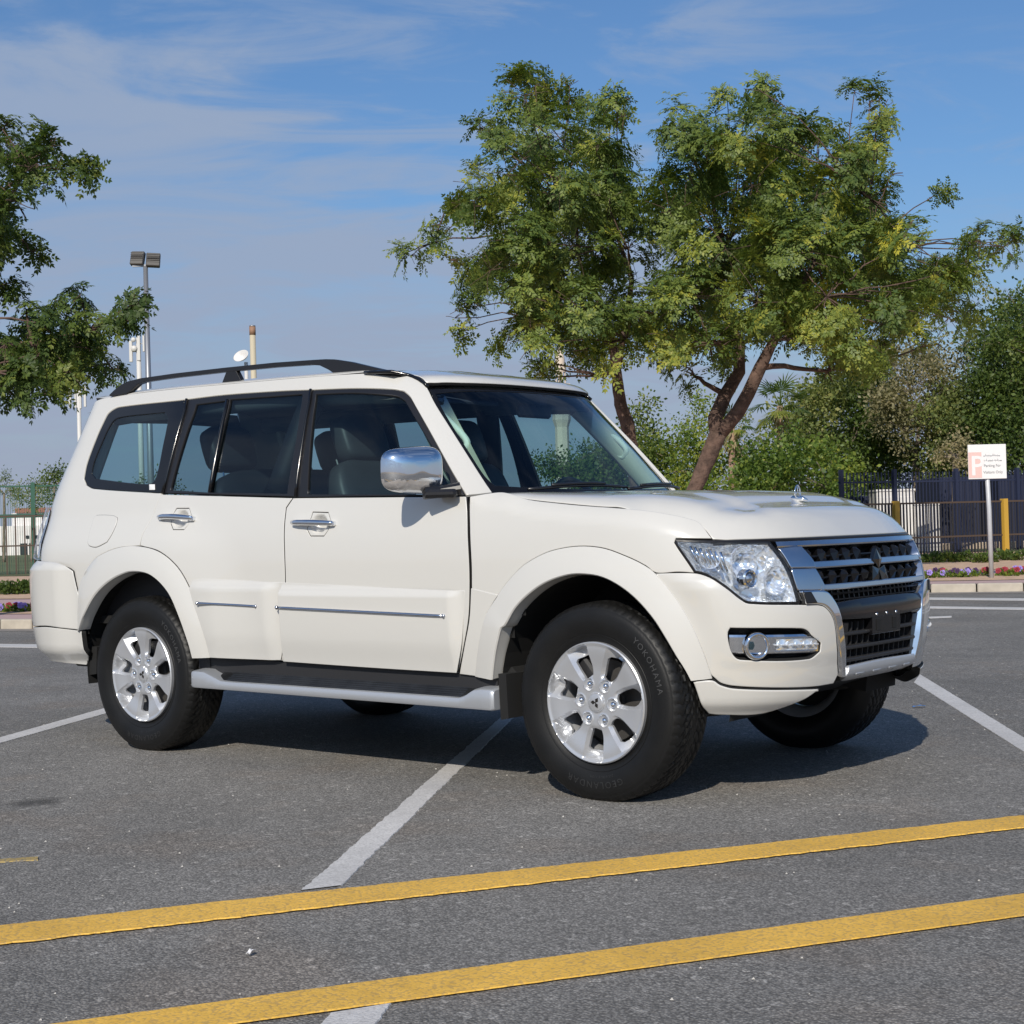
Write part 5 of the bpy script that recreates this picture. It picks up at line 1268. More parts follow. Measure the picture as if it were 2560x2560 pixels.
# ------------------------------------------------------------------ ground, road and markings
DIRF=Vector((math.cos(CYAW),math.sin(CYAW),0)); DIRR=Vector((math.sin(CYAW),-math.cos(CYAW),0))
def W2(px,d,py=None,z=None):
    """world point seen at photo column px at horizontal depth d; height from row py or given z"""
    a=(px-1280)/CF; 
    if py is not None:
        ray=fw+rt2*a+up2*((1280-py)/CF); t=d/(ray.dot(DIRF)); p=CPOS+ray*t
        if z is not None: p.z=z
        return p
    # row where z is met at this depth
    ray0=fw+rt2*a; 
    k=d; r=(z-CPOS.z)/d
    # solve b so that (ray0+up2*b).z/(..·DIRF)=r
    b=(r*ray0.dot(DIRF)-ray0.z)/(up2.z-r*up2.dot(DIRF)); ray=ray0+up2*b
    return CPOS+ray*(d/ray.dot(DIRF))
def asphalt():
    m=bpy.data.materials.new('asphalt'); m.use_nodes=True; nt=m.node_tree; b=nt.nodes['Principled BSDF']; L=nt.links.new
    co=nt.nodes.new('ShaderNodeTexCoord')
    def vor(s,feat='F1'):
        v=nt.nodes.new('ShaderNodeTexVoronoi'); v.inputs['Scale'].default_value=s; v.feature=feat; L(co.outputs['Object'],v.inputs['Vector']); return v
    def noi(s,d=4,r=.55):
        n=nt.nodes.new('ShaderNodeTexNoise'); n.inputs['Scale'].default_value=s; n.inputs['Detail'].default_value=d; n.inputs['Roughness'].default_value=r; L(co.outputs['Object'],n.inputs['Vector']); return n.outputs[0]
    def mr(v,a,b_,c,d): 
        n=nt.nodes.new('ShaderNodeMapRange'); L(v,n.inputs[0]); n.inputs[1].default_value=a; n.inputs[2].default_value=b_; n.inputs[3].default_value=c; n.inputs[4].default_value=d; return n.outputs[0]
    v=vor(140); sepc=nt.nodes.new('ShaderNodeSeparateColor'); L(v.outputs['Color'],sepc.inputs[0])
    v2=vor(48); sep2=nt.nodes.new('ShaderNodeSeparateColor'); L(v2.outputs['Color'],sep2.inputs[0])
    stone=mr(sepc.outputs[0],0,1,.58,1.38)
    gapf=mr(v.outputs['Distance'],.15,.62,1.12,.62)
    bigs=mr(sep2.outputs[1],.94,.98,1.0,1.5)
    pat=mr(noi(.45,5,.6),.33,.68,.76,1.12); pat2=mr(noi(3.2,4,.6),.3,.7,.93,1.07)
    a=mth('MULTIPLY',mth('MULTIPLY',stone,gapf,nt=nt),mth('MULTIPLY',pat,pat2,nt=nt),nt=nt)
    a=mth('MULTIPLY',a,bigs,nt=nt)
    brown=mr(noi(1.1,4,.6),.53,.66,0,1)
    col=nt.nodes.new('ShaderNodeMix'); col.data_type='RGBA'; L(brown,col.inputs[0]); col.inputs[6].default_value=(.262,.250,.232,1); col.inputs[7].default_value=(.270,.243,.214,1)
    vm=nt.nodes.new('ShaderNodeVectorMath'); vm.operation='SCALE'; L(col.outputs[2],vm.inputs[0]); L(a,vm.inputs['Scale']); 
    # dark oil stain at the left
    sp=nt.nodes.new('ShaderNodeVectorMath'); sp.operation='SUBTRACT'; L(co.outputs['Object'],sp.inputs[0]); sp.inputs[1].default_value=(.83,-2.07,0)
    sc_=nt.nodes.new('ShaderNodeMapping'); sc_.vector_type='POINT'; L(sp.outputs[0],sc_.inputs[0]); sc_.inputs['Rotation'].default_value=(0,0,-CYAW+math.pi/2); sc_.inputs['Scale'].default_value=(6.5,5.5,1)
    ln=nt.nodes.new('ShaderNodeVectorMath'); ln.operation='LENGTH'; L(sc_.outputs[0],ln.inputs[0])
    st=mr(mth('ADD',ln.outputs['Value'],mth('MULTIPLY',noi(14,3),.9,nt=nt),nt=nt),.7,1.25,.42,1)
    v3=nt.nodes.new('ShaderNodeVectorMath'); v3.operation='SCALE'; L(vm.outputs[0],v3.inputs[0]); L(st,v3.inputs['Scale']); L(v3.outputs[0],b.inputs['Base Color'])
    b.inputs['Roughness'].default_value=.82; b.inputs['Specular IOR Level'].default_value=.35
    bp=nt.nodes.new('ShaderNodeBump'); bp.inputs['Distance'].default_value=.0032; bp.inputs['Strength'].default_value=.9
    L(mth('ADD',mth('MULTIPLY',v.outputs['Distance'],-1.0,nt=nt),mth('MULTIPLY',noi(320,2),.5,nt=nt),nt=nt),bp.inputs['Height']); L(bp.outputs[0],b.inputs['Normal'])
    return m
ASPH=asphalt()
def paintmat(name,col,wear=.35):
    m=bpy.data.materials.new(name); m.use_nodes=True; nt=m.node_tree; b=nt.nodes['Principled BSDF']; L=nt.links.new
    co=nt.nodes.new('ShaderNodeTexCoord'); n=nt.nodes.new('ShaderNodeTexNoise'); n.inputs['Scale'].default_value=26; n.inputs['Detail'].default_value=7; n.inputs['Roughness'].default_value=.7; L(co.outputs['Object'],n.inputs['Vector'])
    v=nt.nodes.new('ShaderNodeTexVoronoi'); v.inputs['Scale'].default_value=105; L(co.outputs['Object'],v.inputs['Vector'])
    n2=nt.nodes.new('ShaderNodeTexNoise'); n2.inputs['Scale'].default_value=2.2; n2.inputs['Detail'].default_value=4; L(co.outputs['Object'],n2.inputs['Vector'])
    mr=nt.nodes.new('ShaderNodeMapRange'); L(n.outputs[0],mr.inputs[0]); mr.inputs[1].default_value=.3; mr.inputs[2].default_value=.7; mr.inputs[3].default_value=.80; mr.inputs[4].default_value=1.1
    mr2=nt.nodes.new('ShaderNodeMapRange'); L(n2.outputs[0],mr2.inputs[0]); mr2.inputs[1].default_value=.3; mr2.inputs[2].default_value=.7; mr2.inputs[3].default_value=.88; mr2.inputs[4].default_value=1.06
    s=mth('MULTIPLY',mr.outputs[0],mr2.outputs[0],nt=nt)
    vm=nt.nodes.new('ShaderNodeVectorMath'); vm.operation='SCALE'; vm.inputs[0].default_value=col; L(s,vm.inputs['Scale'])
    # worn pores where the stones show through
    pr=nt.nodes.new('ShaderNodeMapRange'); L(mth('ADD',v.outputs['Distance'],mth('MULTIPLY',n.outputs[0],.6,nt=nt),nt=nt),pr.inputs[0]); pr.inputs[1].default_value=.86; pr.inputs[2].default_value=1.02; pr.inputs[3].default_value=0; pr.inputs[4].default_value=wear
    mx=nt.nodes.new('ShaderNodeMix'); mx.data_type='RGBA'; L(pr.outputs[0],mx.inputs[0]); L(vm.outputs[0],mx.inputs[6]); mx.inputs[7].default_value=(.13,.12,.11,1)
    L(mx.outputs[2],b.inputs['Base Color']); b.inputs['Roughness'].default_value=.7
    bp=nt.nodes.new('ShaderNodeBump'); bp.inputs['Distance'].default_value=.0016; bp.inputs['Strength'].default_value=.8; L(mth('ADD',mth('MULTIPLY',v.outputs['Distance'],-.8,nt=nt),n.outputs[0],nt=nt),bp.inputs['Height']); L(bp.outputs[0],b.inputs['Normal'])
    return m
YEL=paintmat('yellow_road_paint',(.80,.47,.075)); WHT=paintmat('white_road_paint',(.60,.585,.57),.25)
rnd=random.Random(5)
def quadgrid(name,x0,x1,y0,y1,n,z,m):
    v=[];f=[]
    for i in range(n+1):
        for j in range(n+1): v.append((x0+(x1-x0)*i/n,y0+(y1-y0)*j/n,z))
    for i in range(n):
        for j in range(n): f.append((i*(n+1)+j,(i+1)*(n+1)+j,(i+1)*(n+1)+j+1,i*(n+1)+j+1))
    return mkobj(name,v,f,m,smooth=False)
tag(quadgrid('car_park',-70,40,-40,40,10,0,ASPH),kind='structure')
tag(quadgrid('ground',-1500,1500,-1500,1500,6,-.06,mat('sandy_ground',(.26,.21,.15),.9,vary=(.05,.3))),kind='structure')
def marking(name,a0,a1,b0,b1,m,z,ext0=0,ext1=0,jag=.004):
    """strip between edge a0-a1 and edge b0-b1"""
    a0,a1,b0,b1=[Vector(p) for p in (a0,a1,b0,b1)]
    da=(a1-a0).normalized(); db=(b1-b0).normalized(); a0=a0-da*ext0; b0=b0-db*ext0; a1=a1+da*ext1; b1=b1+db*ext1
    n=int(max((a1-a0).length,.1)/.014); v=[];f=[]
    w=(b0-a0).normalized()
    sm=[0,0]
    for i in range(n+1):
        t=i/n
        for k in range(2): sm[k]=.55*sm[k]+rnd.uniform(-jag,jag)
        p=a0.lerp(a1,t)+w*(sm[0]-.0); q_=b0.lerp(b1,t)+w*sm[1]; v+=[(p.x,p.y,z),(q_.x,q_.y,z),(p.x-w.x*.002,p.y-w.y*.002,z-.0035),(q_.x+w.x*.002,q_.y+w.y*.002,z-.0035)]
    for i in range(n): a=i*4; f+=[(a,a+1,a+5,a+4),(a,a+4,a+6,a+2),(a+1,a+3,a+7,a+5)]
    o=mkobj(name,v,f,m,smooth=False); return tag(o,kind='structure')
LN=LINES
def mk(k,name,m,z,e0=0,e1=0,**kw): a=LN[k]; return marking(name,a[0],a[1],a[2],a[3],m,z,e0,e1,**kw)
mk('Y1','yellow_line',YEL,.008,6,14); mk('Y2','yellow_line',YEL,.008,6,14)
mk('W1','white_bay_line',WHT,.004,-.02,.55)
mk('W2','white_bay_line',WHT,.004,-.01,3)
mk('W3','white_bay_line',WHT,.004,0,3); mk('W4','white_bay_line',WHT,.004,2.0,1.2); mk('W5','white_bay_line',WHT,.004,4,.8,jag=.002)
mk('R1','white_lane_line',WHT,.004,4,12,jag=.002); mk('R2','white_lane_line',WHT,.004,4,12,jag=.002); mk('R3','white_lane_line',WHT,.004,2,0,jag=.002)
YEL2=paintmat('worn_yellow_paint',(.40,.29,.10),.85); mk('YS','yellow_paint_smudge',YEL2,.004,.1,0,jag=.006)
# ------------------------------------------------------------------ island with kerb, paving and planting
K=LN['K']; KL0,KL1,KR0,KR1=[Vector(p) for p in K]
dl=(KL1-KL0).normalized(); dr=(KR1-KR0).normalized()
KP=[KL0-dl*60,KL0-dl*22,KL0,KL1,KL1+dl*1.6,KL1+dl*2.4+Vector((-dl.y,dl.x))*.7,KR0-dr*1.2-Vector((-dr.y,dr.x))*.5,KR0,KR1,KR1+dr*26,KR1+dr*60]
def offp(P,d):
    o=[]
    for i,p in enumerate(P):
        a=(P[i]-P[i-1]) if i else P[1]-P[0]; b=(P[i+1]-P[i]) if i<len(P)-1 else a
        m_=(a.normalized()+b.normalized()).normalized(); o.append(p+Vector((-m_.y,m_.x))*d)
    return o
def band(name,d0,d1,z0,z1,m,P=KP):
    def at_(d):
        if d<=3.0: return offp(P,d)
        return [p_+DIRF.to_2d()*(d-3.0) for p_ in offp(P,3.0)]
    A_,B_=at_(d0),at_(d1); v=[];f=[]
    for a,b in zip(A_,B_): v+=[(a.x,a.y,z0),(b.x,b.y,z1)]
    for i in range(len(A_)-1): f.append((2*i,2*i+2,2*i+3,2*i+1))
    return tag(mkobj(name,v,f,m,smooth=False),kind='structure')
def brickmat(name,c1,c2,mortar):
    m=bpy.data.materials.new(name); m.use_nodes=True; nt=m.node_tree; b=nt.nodes['Principled BSDF']; co=nt.nodes.new('ShaderNodeTexCoord'); br=nt.nodes.new('ShaderNodeTexBrick')
    mp=nt.nodes.new('ShaderNodeMapping'); mp.inputs['Rotation'].default_value=(0,0,-.35); nt.links.new(co.outputs['Object'],mp.inputs[0]); nt.links.new(mp.outputs[0],br.inputs['Vector'])
    br.inputs['Scale'].default_value=5; br.inputs['Color1'].default_value=(*c1,1); br.inputs['Color2'].default_value=(*c2,1); br.inputs['Mortar'].default_value=(*mortar,1); br.inputs['Mortar Size'].default_value=.012
    nt.links.new(br.outputs[0],b.inputs['Base Color']); b.inputs['Roughness'].default_value=.85; return m
BRICK=brickmat('pink_brick_paving',(.50,.34,.32),(.45,.31,.30),(.40,.33,.29))
KERBM=mat('kerb_concrete',(.44,.39,.32),.85,vary=(8,.12),bump=(60,.002))
SOIL=mat('sandy_soil',(.54,.37,.25),.95,vary=(6,.2),bump=(30,.01))
kb=band('kerb',.02,.14,.115,.115,KERBM)
# single kerb stones, each its own piece
stm=MB().box((0,0,.058),(.485,.15,.124),bev=.012); proto=stm.build('kerb_stone',KERBM,kb); first=True
for i in range(len(KP)-1):
    a,b=KP[i],KP[i+1]; L_=(b-a).length; n_=max(1,int(L_/.5))
    if i==0 or i==len(KP)-2: continue
    n0=max(0,n_-24) if i==1 else 0
    for k in range(n0,min(n_,n0+30)):
        p=a+(b-a)*((k+.5)/n_); ang=math.atan2((b-a).y,(b-a).x)
        o=proto if first else proto.copy()
        if not first: COL.objects.link(o)
        first=False; nn_=Vector((-math.sin(ang),math.cos(ang)))*.07
        o.location=(p.x+nn_.x,p.y+nn_.y,rnd.uniform(-.002,.002)); o.rotation_euler=(0,0,ang+rnd.uniform(-.004,.004)); o.scale=((L_/n_)/.5,1,1); o.parent=kb
band('gutter',-.30,-.005,.004,.010,mat('gutter_concrete',(.24,.22,.20),.9,vary=(5,.15)))
band('brick_edging',.145,1.05,.118,.118,BRICK)
band('flower_bed',1.05,3.0,.125,.135,SOIL)
band('footpath',3.0,5.2,.12,.12,BRICK)
band('planting_strip',5.2,18.5,.13,.13,SOIL)
LAWN=mat('dry_lawn',(.115,.13,.055),.95,vary=(.6,.35),bump=(40,.02))
band('lawn',18.5,120,.14,.14,LAWN)
# ------------------------------------------------------------------ sign
def dark_text(body,size,loc,rot,m,name,parent,align='LEFT',flip=False):
    cu=bpy.data.curves.new('t','FONT'); cu.body=body; cu.size=size; cu.align_x=align; cu.resolution_u=3; cu.extrude=.0004; cu.offset=size*.012
    ob=bpy.data.objects.new('t',cu); COL.objects.link(ob); bpy.context.view_layer.update()
    me=bpy.data.meshes.new_from_object(ob.evaluated_get(bpy.context.evaluated_depsgraph_get())); bpy.data.objects.remove(ob)
    me.materials.clear(); me.materials.append(m); o=bpy.data.objects.new(name,me); COL.objects.link(o); o.parent=parent; o.location=loc; o.rotation_euler=rot; return o
SGN=mat('sign_white',(.78,.76,.74),.4); SRED=mat('sign_faded_red',(.74,.50,.45),.5); SPINK=mat('sign_letter',(.80,.74,.72),.5); SGREY=mat('sign_print',(.30,.30,.31),.6); GALV=mat('galvanised_steel',(.50,.51,.53),.5,.15,vary=(5,.1))
sp=W2(2479,22.4,z=.12)
face=math.atan2(-DIRF.y,-DIRF.x)   # facing the camera
sg=empty('parking_sign',sp,face+math.pi/2+R(4),'small white parking sign with faded red P on a grey steel post','sign')
MB().tube([(0,0,0),(-.005,0,1.0),(-.03,.0,1.90)],.033,14).build('post',GALV,sg,smooth=True)
MB().box((-.03,-.045,1.69),(.567,.012,.50),bev=.012).build('sign_plate',SGN,sg)
MB().box((-.03,-.035,1.60),(.4,.02,.03)).box((-.03,-.035,1.82),(.4,.02,.03)).build('bracket',GALV,sg)
MB().box((-.213,-.0525,1.645),(.195,.002,.37)).build('red_field',SRED,sg)
dark_text('P',.40,(-.285,-.0545,1.50),(math.pi/2,0,0),SPINK,'letter',sg)
for t,z in (('مواقف مخصصة',1.775),('لزوار المدينة فقط',1.705),):
    pass
def arabic(z,w,seed):
    # a line of joined Arabic-style lettering: strokes, bowls and dots
    rr_=random.Random(seed); mb=MB(); x=-.085
    while x<-.085+w:
        l=rr_.uniform(.014,.028); k=rr_.choice('hbdt')
        mb.box((x+l/2,-.053,z),(l*1.05,.001,.006))
        if k=='h': mb.box((x+l*.7,-.053,z+.013),(.006,.001,.028))
        if k=='b': mb.box((x+l*.5,-.053,z-.008),(l*.8,.001,.005)); mb.box((x+.002,-.053,z-.004),(.005,.001,.012))
        if k=='d': mb.box((x+l*.6,-.053,z+.014),(.006,.001,.006))
        if k=='t': mb.box((x+l*.5,-.053,z+.008),(.005,.001,.014)); mb.box((x+l*.5,-.053,z-.014),(.006,.001,.006))
        x+=l+(.010 if rr_.random()<.25 else 0)
    o=mb.build('arabic_lettering',SGREY,sg); o['kind']='stuff'
arabic(1.775,.235,3); arabic(1.705,.25,8)
dark_text('Parking For',.054,(-.085,-.0545,1.615),(math.pi/2,0,0),SGREY,'lettering',sg)
dark_text('Visitors Only',.054,(-.095,-.0545,1.520),(math.pi/2,0,0),SGREY,'lettering',sg)
# ------------------------------------------------------------------ fences
NAVY=mat('navy_steel',(.018,.024,.055),.5); BRN=mat('brown_steel',(.075,.05,.035),.6); DKB=mat('dark_bars',(.025,.024,.028),.6); YPOST=mat('mustard_post',(.50,.30,.04),.6); GRN_=mat('green_steel',(.035,.11,.075),.5); TAN=mat('tan_steel',(.16,.11,.07),.6)
def fence(name,px0,d0,px1,d1,h,step,m,rails,posts,pm,label,group=None,bw=.018,zb=.13,pw=.09,ph=None,railm=None,zr=.03):
    A_=W2(px0,d0,z=zb); B_=W2(px1,d1,z=zb); A_.z=B_.z=zb
    root=empty(name,A_,0,label,'fence',group); dv=B_-A_; L_=dv.length; ang=math.atan2(dv.y,dv.x); root.rotation_euler=(0,0,ang)
    pm_=MB().box((0,0,h/2),(bw,bw,h)); first=pm_.build('bar',m,root); n_=int(L_/step)
    n_=min(n_,295)
    for i in range(n_):
        o=first if i==0 else first.copy()
        if i: COL.objects.link(o)
        o.location=((i+.5)*step,0,0); o.parent=root
    for z in rails: MB().box((n_*step/2,0,z),(n_*step,zr,zr+.01)).build('rail',railm or m,root)
    for x in posts: MB().box((x,-.02,(ph or h)/2),(pw,pw,(ph or h))).build('post',pm,root)
    return root
def along(px0,d0,px1,d1,px):
    A_=W2(px0,d0,z=.13); B_=W2(px1,d1,z=.13); u_=(B_-A_).to_2d(); ray=(W2(px,30,z=.13)-CPOS).to_2d(); c=CPOS.to_2d()
    # intersect
    det=u_.x*(-ray.y)+u_.y*ray.x; w_=c-A_.to_2d(); t=(w_.x*(-ray.y)+w_.y*ray.x)/det; return t*u_.length
ff=(2108,34.6,2900,38.5)
yp=[along(*ff,x) for x in (2242,2513,2784)]
fence('railing_fence',*ff,1.22,.088,DKB,(.42,1.21),yp,YPOST,'low railing of dark bars with mustard posts, front row',bw=.02,pw=.13,ph=1.27,railm=BRN)
bf=(2100,36.4,2900,40.3); npst=[along(*bf,x) for x in (2108,2241,2395,2548,2700)]
fence('railing_fence',*bf,1.98,.10,NAVY,(.25,1.75),npst,NAVY,'tall navy bar fence standing behind the mustard posts',bw=.022,pw=.09,ph=2.05)
lf=(-300,40.5,330,42.5)
fence('railing_fence',*lf,1.60,.235,BRN,(.78,1.58),[],BRN,'brown bar railing beyond the flowers, left of the car',bw=.035)
gf=(-300,41.0,330,43.0)
gr2=fence('mesh_fence',*gf,2.42,.060,GRN_,(2.40,1.62,1.56),[along(*gf,x) for x in (-130,88,306)],GRN_,'tall green wire mesh fence with a square post, left edge',bw=.010,pw=.10,ph=2.50,zr=.03)
# ------------------------------------------------------------------ things behind the right-hand fence
WBOX=mat('white_panel',(.66,.64,.62),.6,vary=(2,.08)); DARKN=mat('navy_canvas',(.012,.016,.04),.8); STONE=mat('pale_stone',(.45,.36,.27),.9,vary=(3,.2))
def boxat(name,px0,px1,py0,py1,d,dep,m,label,cat,zb=.13,extra=None):
    a=W2(px0,d,py0); b=W2(px1,d,py0); c=W2((px0+px1)/2,d,z=zb); top=(a.z+b.z)/2; w_=(b-a).to_2d().length
    root=empty(name,(c.x,c.y,zb),math.atan2((b-a).y,(b-a).x),label,cat)
    H=top-zb
    MB().box((0,dep/2,H/2),(w_,dep,H),bev=.02).build('body',m,root)
    if extra: extra(root,w_,H,dep)
    return root
def cab(root,w_,H,dep):
    n_=max(2,int(w_/.42))
    for i in range(n_): MB().box((-w_/2+w_*(i+.5)/n_,-.012,H*.5),(w_/n_*.86,.02,H*.80),bev=.006).build('door_panel',WBOX,root)
    MB().box((0,dep/2,H+.02),(w_*1.03,dep*1.05,.05)).build('lid',WBOX,root)
boxat('white_cabinet',2196,2291,1227,1385,39.5,.9,WBOX,'taller white cabinet behind the fence, beside a mustard post','cabinet',extra=cab)
boxat('white_cabinet',2294,2352,1262,1385,39.3,.8,WBOX,'lower white cabinet behind the fence, right of the taller one','cabinet',extra=cab)
def tent(root,w_,H,dep):
    for k in range(5): MB().box((-w_/2+w_*(k+.5)/5,-.03,H*.50),(w_/5*.9,.05,H*.96),bev=.02).build('drape',DARKN,root)
boxat('navy_canopy',2356,2452,1192,1300,41.5,2.5,DARKN,'navy blue canvas canopy behind the fence, left of the sign post','canopy',extra=tent)
boxat('navy_canopy',2500,2640,1186,1290,41.5,2.5,DARKN,'navy blue canvas canopy behind the fence, right of the sign post','canopy',extra=tent)
boxat('dark_cabinet',2110,2192,1240,1390,41.0,1.2,DARKN,'low dark navy cabinet behind the left end of the fence','cabinet',extra=tent)
boxat('stone_wall',2352,2800,1352,1388,40.3,.4,STONE,'low pale stone wall behind the right-hand fence','wall')
# white house seen past the left edge of the car
def house(root,w_,H,dep):
    MB().box((w_*.1,dep/2,H+.35),(w_*.55,dep*.8,.9)).build('parapet',WBOX,root)
    MB().box((w_*.12,dep/2,H+.95),(w_*.5,dep*.85,.28)).build('roof',mat('red_roof',(.26,.11,.08),.8),root)
    DK=mat('dark_window',(.03,.035,.04),.2)
    for fx,fz,ww,hh in ((-.30,.25,.05,.22),(-.22,.25,.035,.2),(-.02,.22,.07,.38),(.07,.22,.07,.38),(.17,.24,.05,.3),(.02,.62,.03,.10),(.10,.62,.05,.10),(.30,.3,.05,.3),(-.42,.3,.05,.25)):
        MB().box((w_*fx,-.03,H*fz),(w_*ww,.06,H*hh)).build('window',DK,root)
    for fx in (-.12,.22,.4): MB().box((w_*fx,-.08,H*.5),(.25,.16,H)).build('pilaster',WBOX,root)
boxat('white_house',-60,190,1314,1372,95,8,WBOX,'flat roofed white house seen past the rear of the car','house',zb=.1,extra=house)
# ------------------------------------------------------------------ poles and masts on the left skyline
PSTEEL=mat('pole_steel',(.30,.31,.33),.4,.6); CREAM=mat('cream_pole',(.50,.44,.32),.6); DKG=mat('floodlight_grey',(.06,.055,.05),.5); RUSTY=mat('rust_band',(.28,.16,.10),.7); ANT=mat('antenna_white',(.60,.58,.55),.5)
p=W2(383,45,z=.1); top=W2(374,45,674).z
fp=empty('floodlight_mast',p,face+math.pi/2,'tall grey mast with two square floodlights above the car roof','light mast')
MB().tube([(0,0,-.1),(0,0,3),(-.0,0,top)],[.11,.095,.068],16).build('pole',PSTEEL,fp,smooth=True)
MB().box((0,0,top+.02),(.75,.08,.06)).build('crossarm',PSTEEL,fp)
for sx,px_ in ((-1,357),(1,397)):
    h_=MB().box((0,0,0),(.40,.16,.42),Matrix.Rotation(R(-18),3,'X'),bev=.02); v_=h_.build('floodlight',DKG,fp); v_.location=(sx*.225,.02,top+.20-(sx*.03)); v_.rotation_euler=(0,R(3),R(8*sx))
    for k in range(7):
        o=MB().box((0,-.10,-.17+.055*k),(.36,.03,.012),Matrix.Rotation(R(-18),3,'X')).build('cooling_fin',DKG,v_)
def mast(px,d,top_y,pole_w,label,panels,name='telecom_mast'):
    p=W2(px,d,z=.1); H=W2(px,d,top_y).z-.1; r=empty(name,p,face+math.pi/2,label,'mast')
    MB().tube([(0,0,0),(0,0,H)],[pole_w*.6,pole_w*.45],12).build('pole',ANT,r,smooth=True)
    s_=d/CF
    for (x0,x1,y0,y1) in panels:
        za=W2(px,d,y1).z-.1; zb=W2(px,d,y0).z-.1; MB().box(((x0+x1)/2*s_,-.15,(za+zb)/2),((x1-x0)*s_,.2,zb-za),bev=.03).build('antenna_panel',ANT,r)
        MB().box(((x0+x1)/4*s_,-.05,(za+zb)/2),(abs(x0+x1)/2*s_+.05,.06,.08)).build('bracket',PSTEEL,r)
    return r
m1=mast(359,120,845,.40,'white telecom mast with antenna panels next to the floodlight mast',[(-22,-14,852,905),(-3,6,840,902),(12,17,838,880)])
s_=120/CF
MB().lathe([(0,-.1),(.2,-.08),(.25,0),(.2,.06),(0,.08)],14,'y',(-9*s_,-.3,W2(359,120,875).z)).lathe([(0,-.1),(.16,-.08),(.2,0),(0,.08)],14,'y',(-10*s_,-.3,W2(359,120,853).z)).build('dish',ANT,m1,smooth=True)
m2=mast(206,150,966,.42,'pale telecom mast half hidden by the left tree branches',[(-24,-17,958,1020),(-9,-5,968,1020),(3,8,965,1022),(14,20,966,1018)])
p=W2(646,60,z=.1); H=W2(646,60,823).z
cp_=empty('cream_pole',p,face+math.pi/2,'cream coloured pole with a brown band behind the roof rail','pole')
MB().tube([(0,0,0),(0,0,H-.32)],.115,14).build('shaft',CREAM,cp_,smooth=True); MB().tube([(0,0,H-.32),(0,0,H)],.125,14).build('brown_band',RUSTY,cp_,smooth=True)
MB().tube([(0,0,H),(0,0,H+.05)],.12,14).build('cap',PSTEEL,cp_,smooth=True)
p=W2(628,57,z=.1); H=W2(628,57,912).z
ds=empty('satellite_dish',p,face+math.pi/2,'white satellite dish on a short post beside the cream pole','satellite dish')
MB().tube([(0,0,0),(0,0,H)],.07,10).build('post',ANT,ds,smooth=True)
dm=MB().lathe([(0,-.16),(.14,-.13),(.26,-.06),(.34,.02),(.35,.03),(.33,.03),(.2,-.05),(0,-.10)],28); o=dm.build('dish',WBOX,ds,smooth=True); o.location=(-.15,-.12,H+.22); o.rotation_euler=(R(62),R(0),R(-35)); o.scale=(1.05,.72,1)
# ------------------------------------------------------------------ minaret
def minaret():
    D_=260; s_=D_/CF; z=lambda py: W2(1412,D_,py).z
    r=empty('minaret',W2(1412,D_,z=0),face+math.pi/2,'distant pale stone minaret behind the windshield and trees','minaret')
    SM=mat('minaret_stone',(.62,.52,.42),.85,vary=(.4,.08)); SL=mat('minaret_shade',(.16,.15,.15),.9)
    def ring(name,w0,y0,y1,w1=None,n=8,m=SM): 
        w1=w1 or w0; return MB().tube([(0,0,z(y0)),(0,0,z(y1))],[w0*s_/2,w1*s_/2],n).build(name,m,r)
    ring('shaft',40,1420,1068,34); ring('gallery_corbel',34,1068,1050,46); ring('gallery',46,1050,1036)
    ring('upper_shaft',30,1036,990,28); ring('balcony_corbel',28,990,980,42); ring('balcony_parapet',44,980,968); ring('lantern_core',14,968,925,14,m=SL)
    for k in range(8):
        a=2*math.pi*(k+.5)/8; x,y=math.cos(a)*12*s_,math.sin(a)*12*s_
        MB().tube([(x,y,z(968)),(x,y,z(930))],1.7*s_,6).build('column',SM,r)
    ring('lantern_cornice',30,930,915); MB().lathe([(11*s_,z(915)),(12*s_,z(900)),(8*s_,z(880)),(2*s_,z(868)),(0,z(862))],12).build('dome',SM,r,smooth=True)
    for k in range(16):
        a=2*math.pi*k/16; MB().box((math.cos(a)*22*s_,math.sin(a)*22*s_,z(964)),(.18,.18,.6)).build('baluster',SM,r)
minaret()
# little red topped kiosk and white lamp seen over the hood
p=W2(1948,60,z=.1); H=W2(1948,60,1210).z
kk=empty('garden_kiosk',p,0,'small kiosk with a red-brown cone roof behind the hood ornament','kiosk')
MB().lathe([(.42,H-.28),(.25,H),(.10,H+.25),(0,H+.35)],10).build('roof',mat('terracotta',(.30,.15,.10),.9),kk); MB().tube([(0,0,0),(0,0,H-.2)],.22,8).build('pillar',STONE,kk)
p=W2(1842,50,z=.1); H=W2(1842,50,1222).z
ll=empty('garden_lamp',p,face+math.pi/2,'white tilted garden lamp head between the tree trunk and palm','lamp')
MB().tube([(-.05,0,0),(0,0,H)],.03,8).build('post',ANT,ll,smooth=True); MB().box((.10,0,H+.04),(.36,.10,.07),Matrix.Rotation(R(-25),3,'Y'),bev=.02).build('lamp_head',ANT,ll)
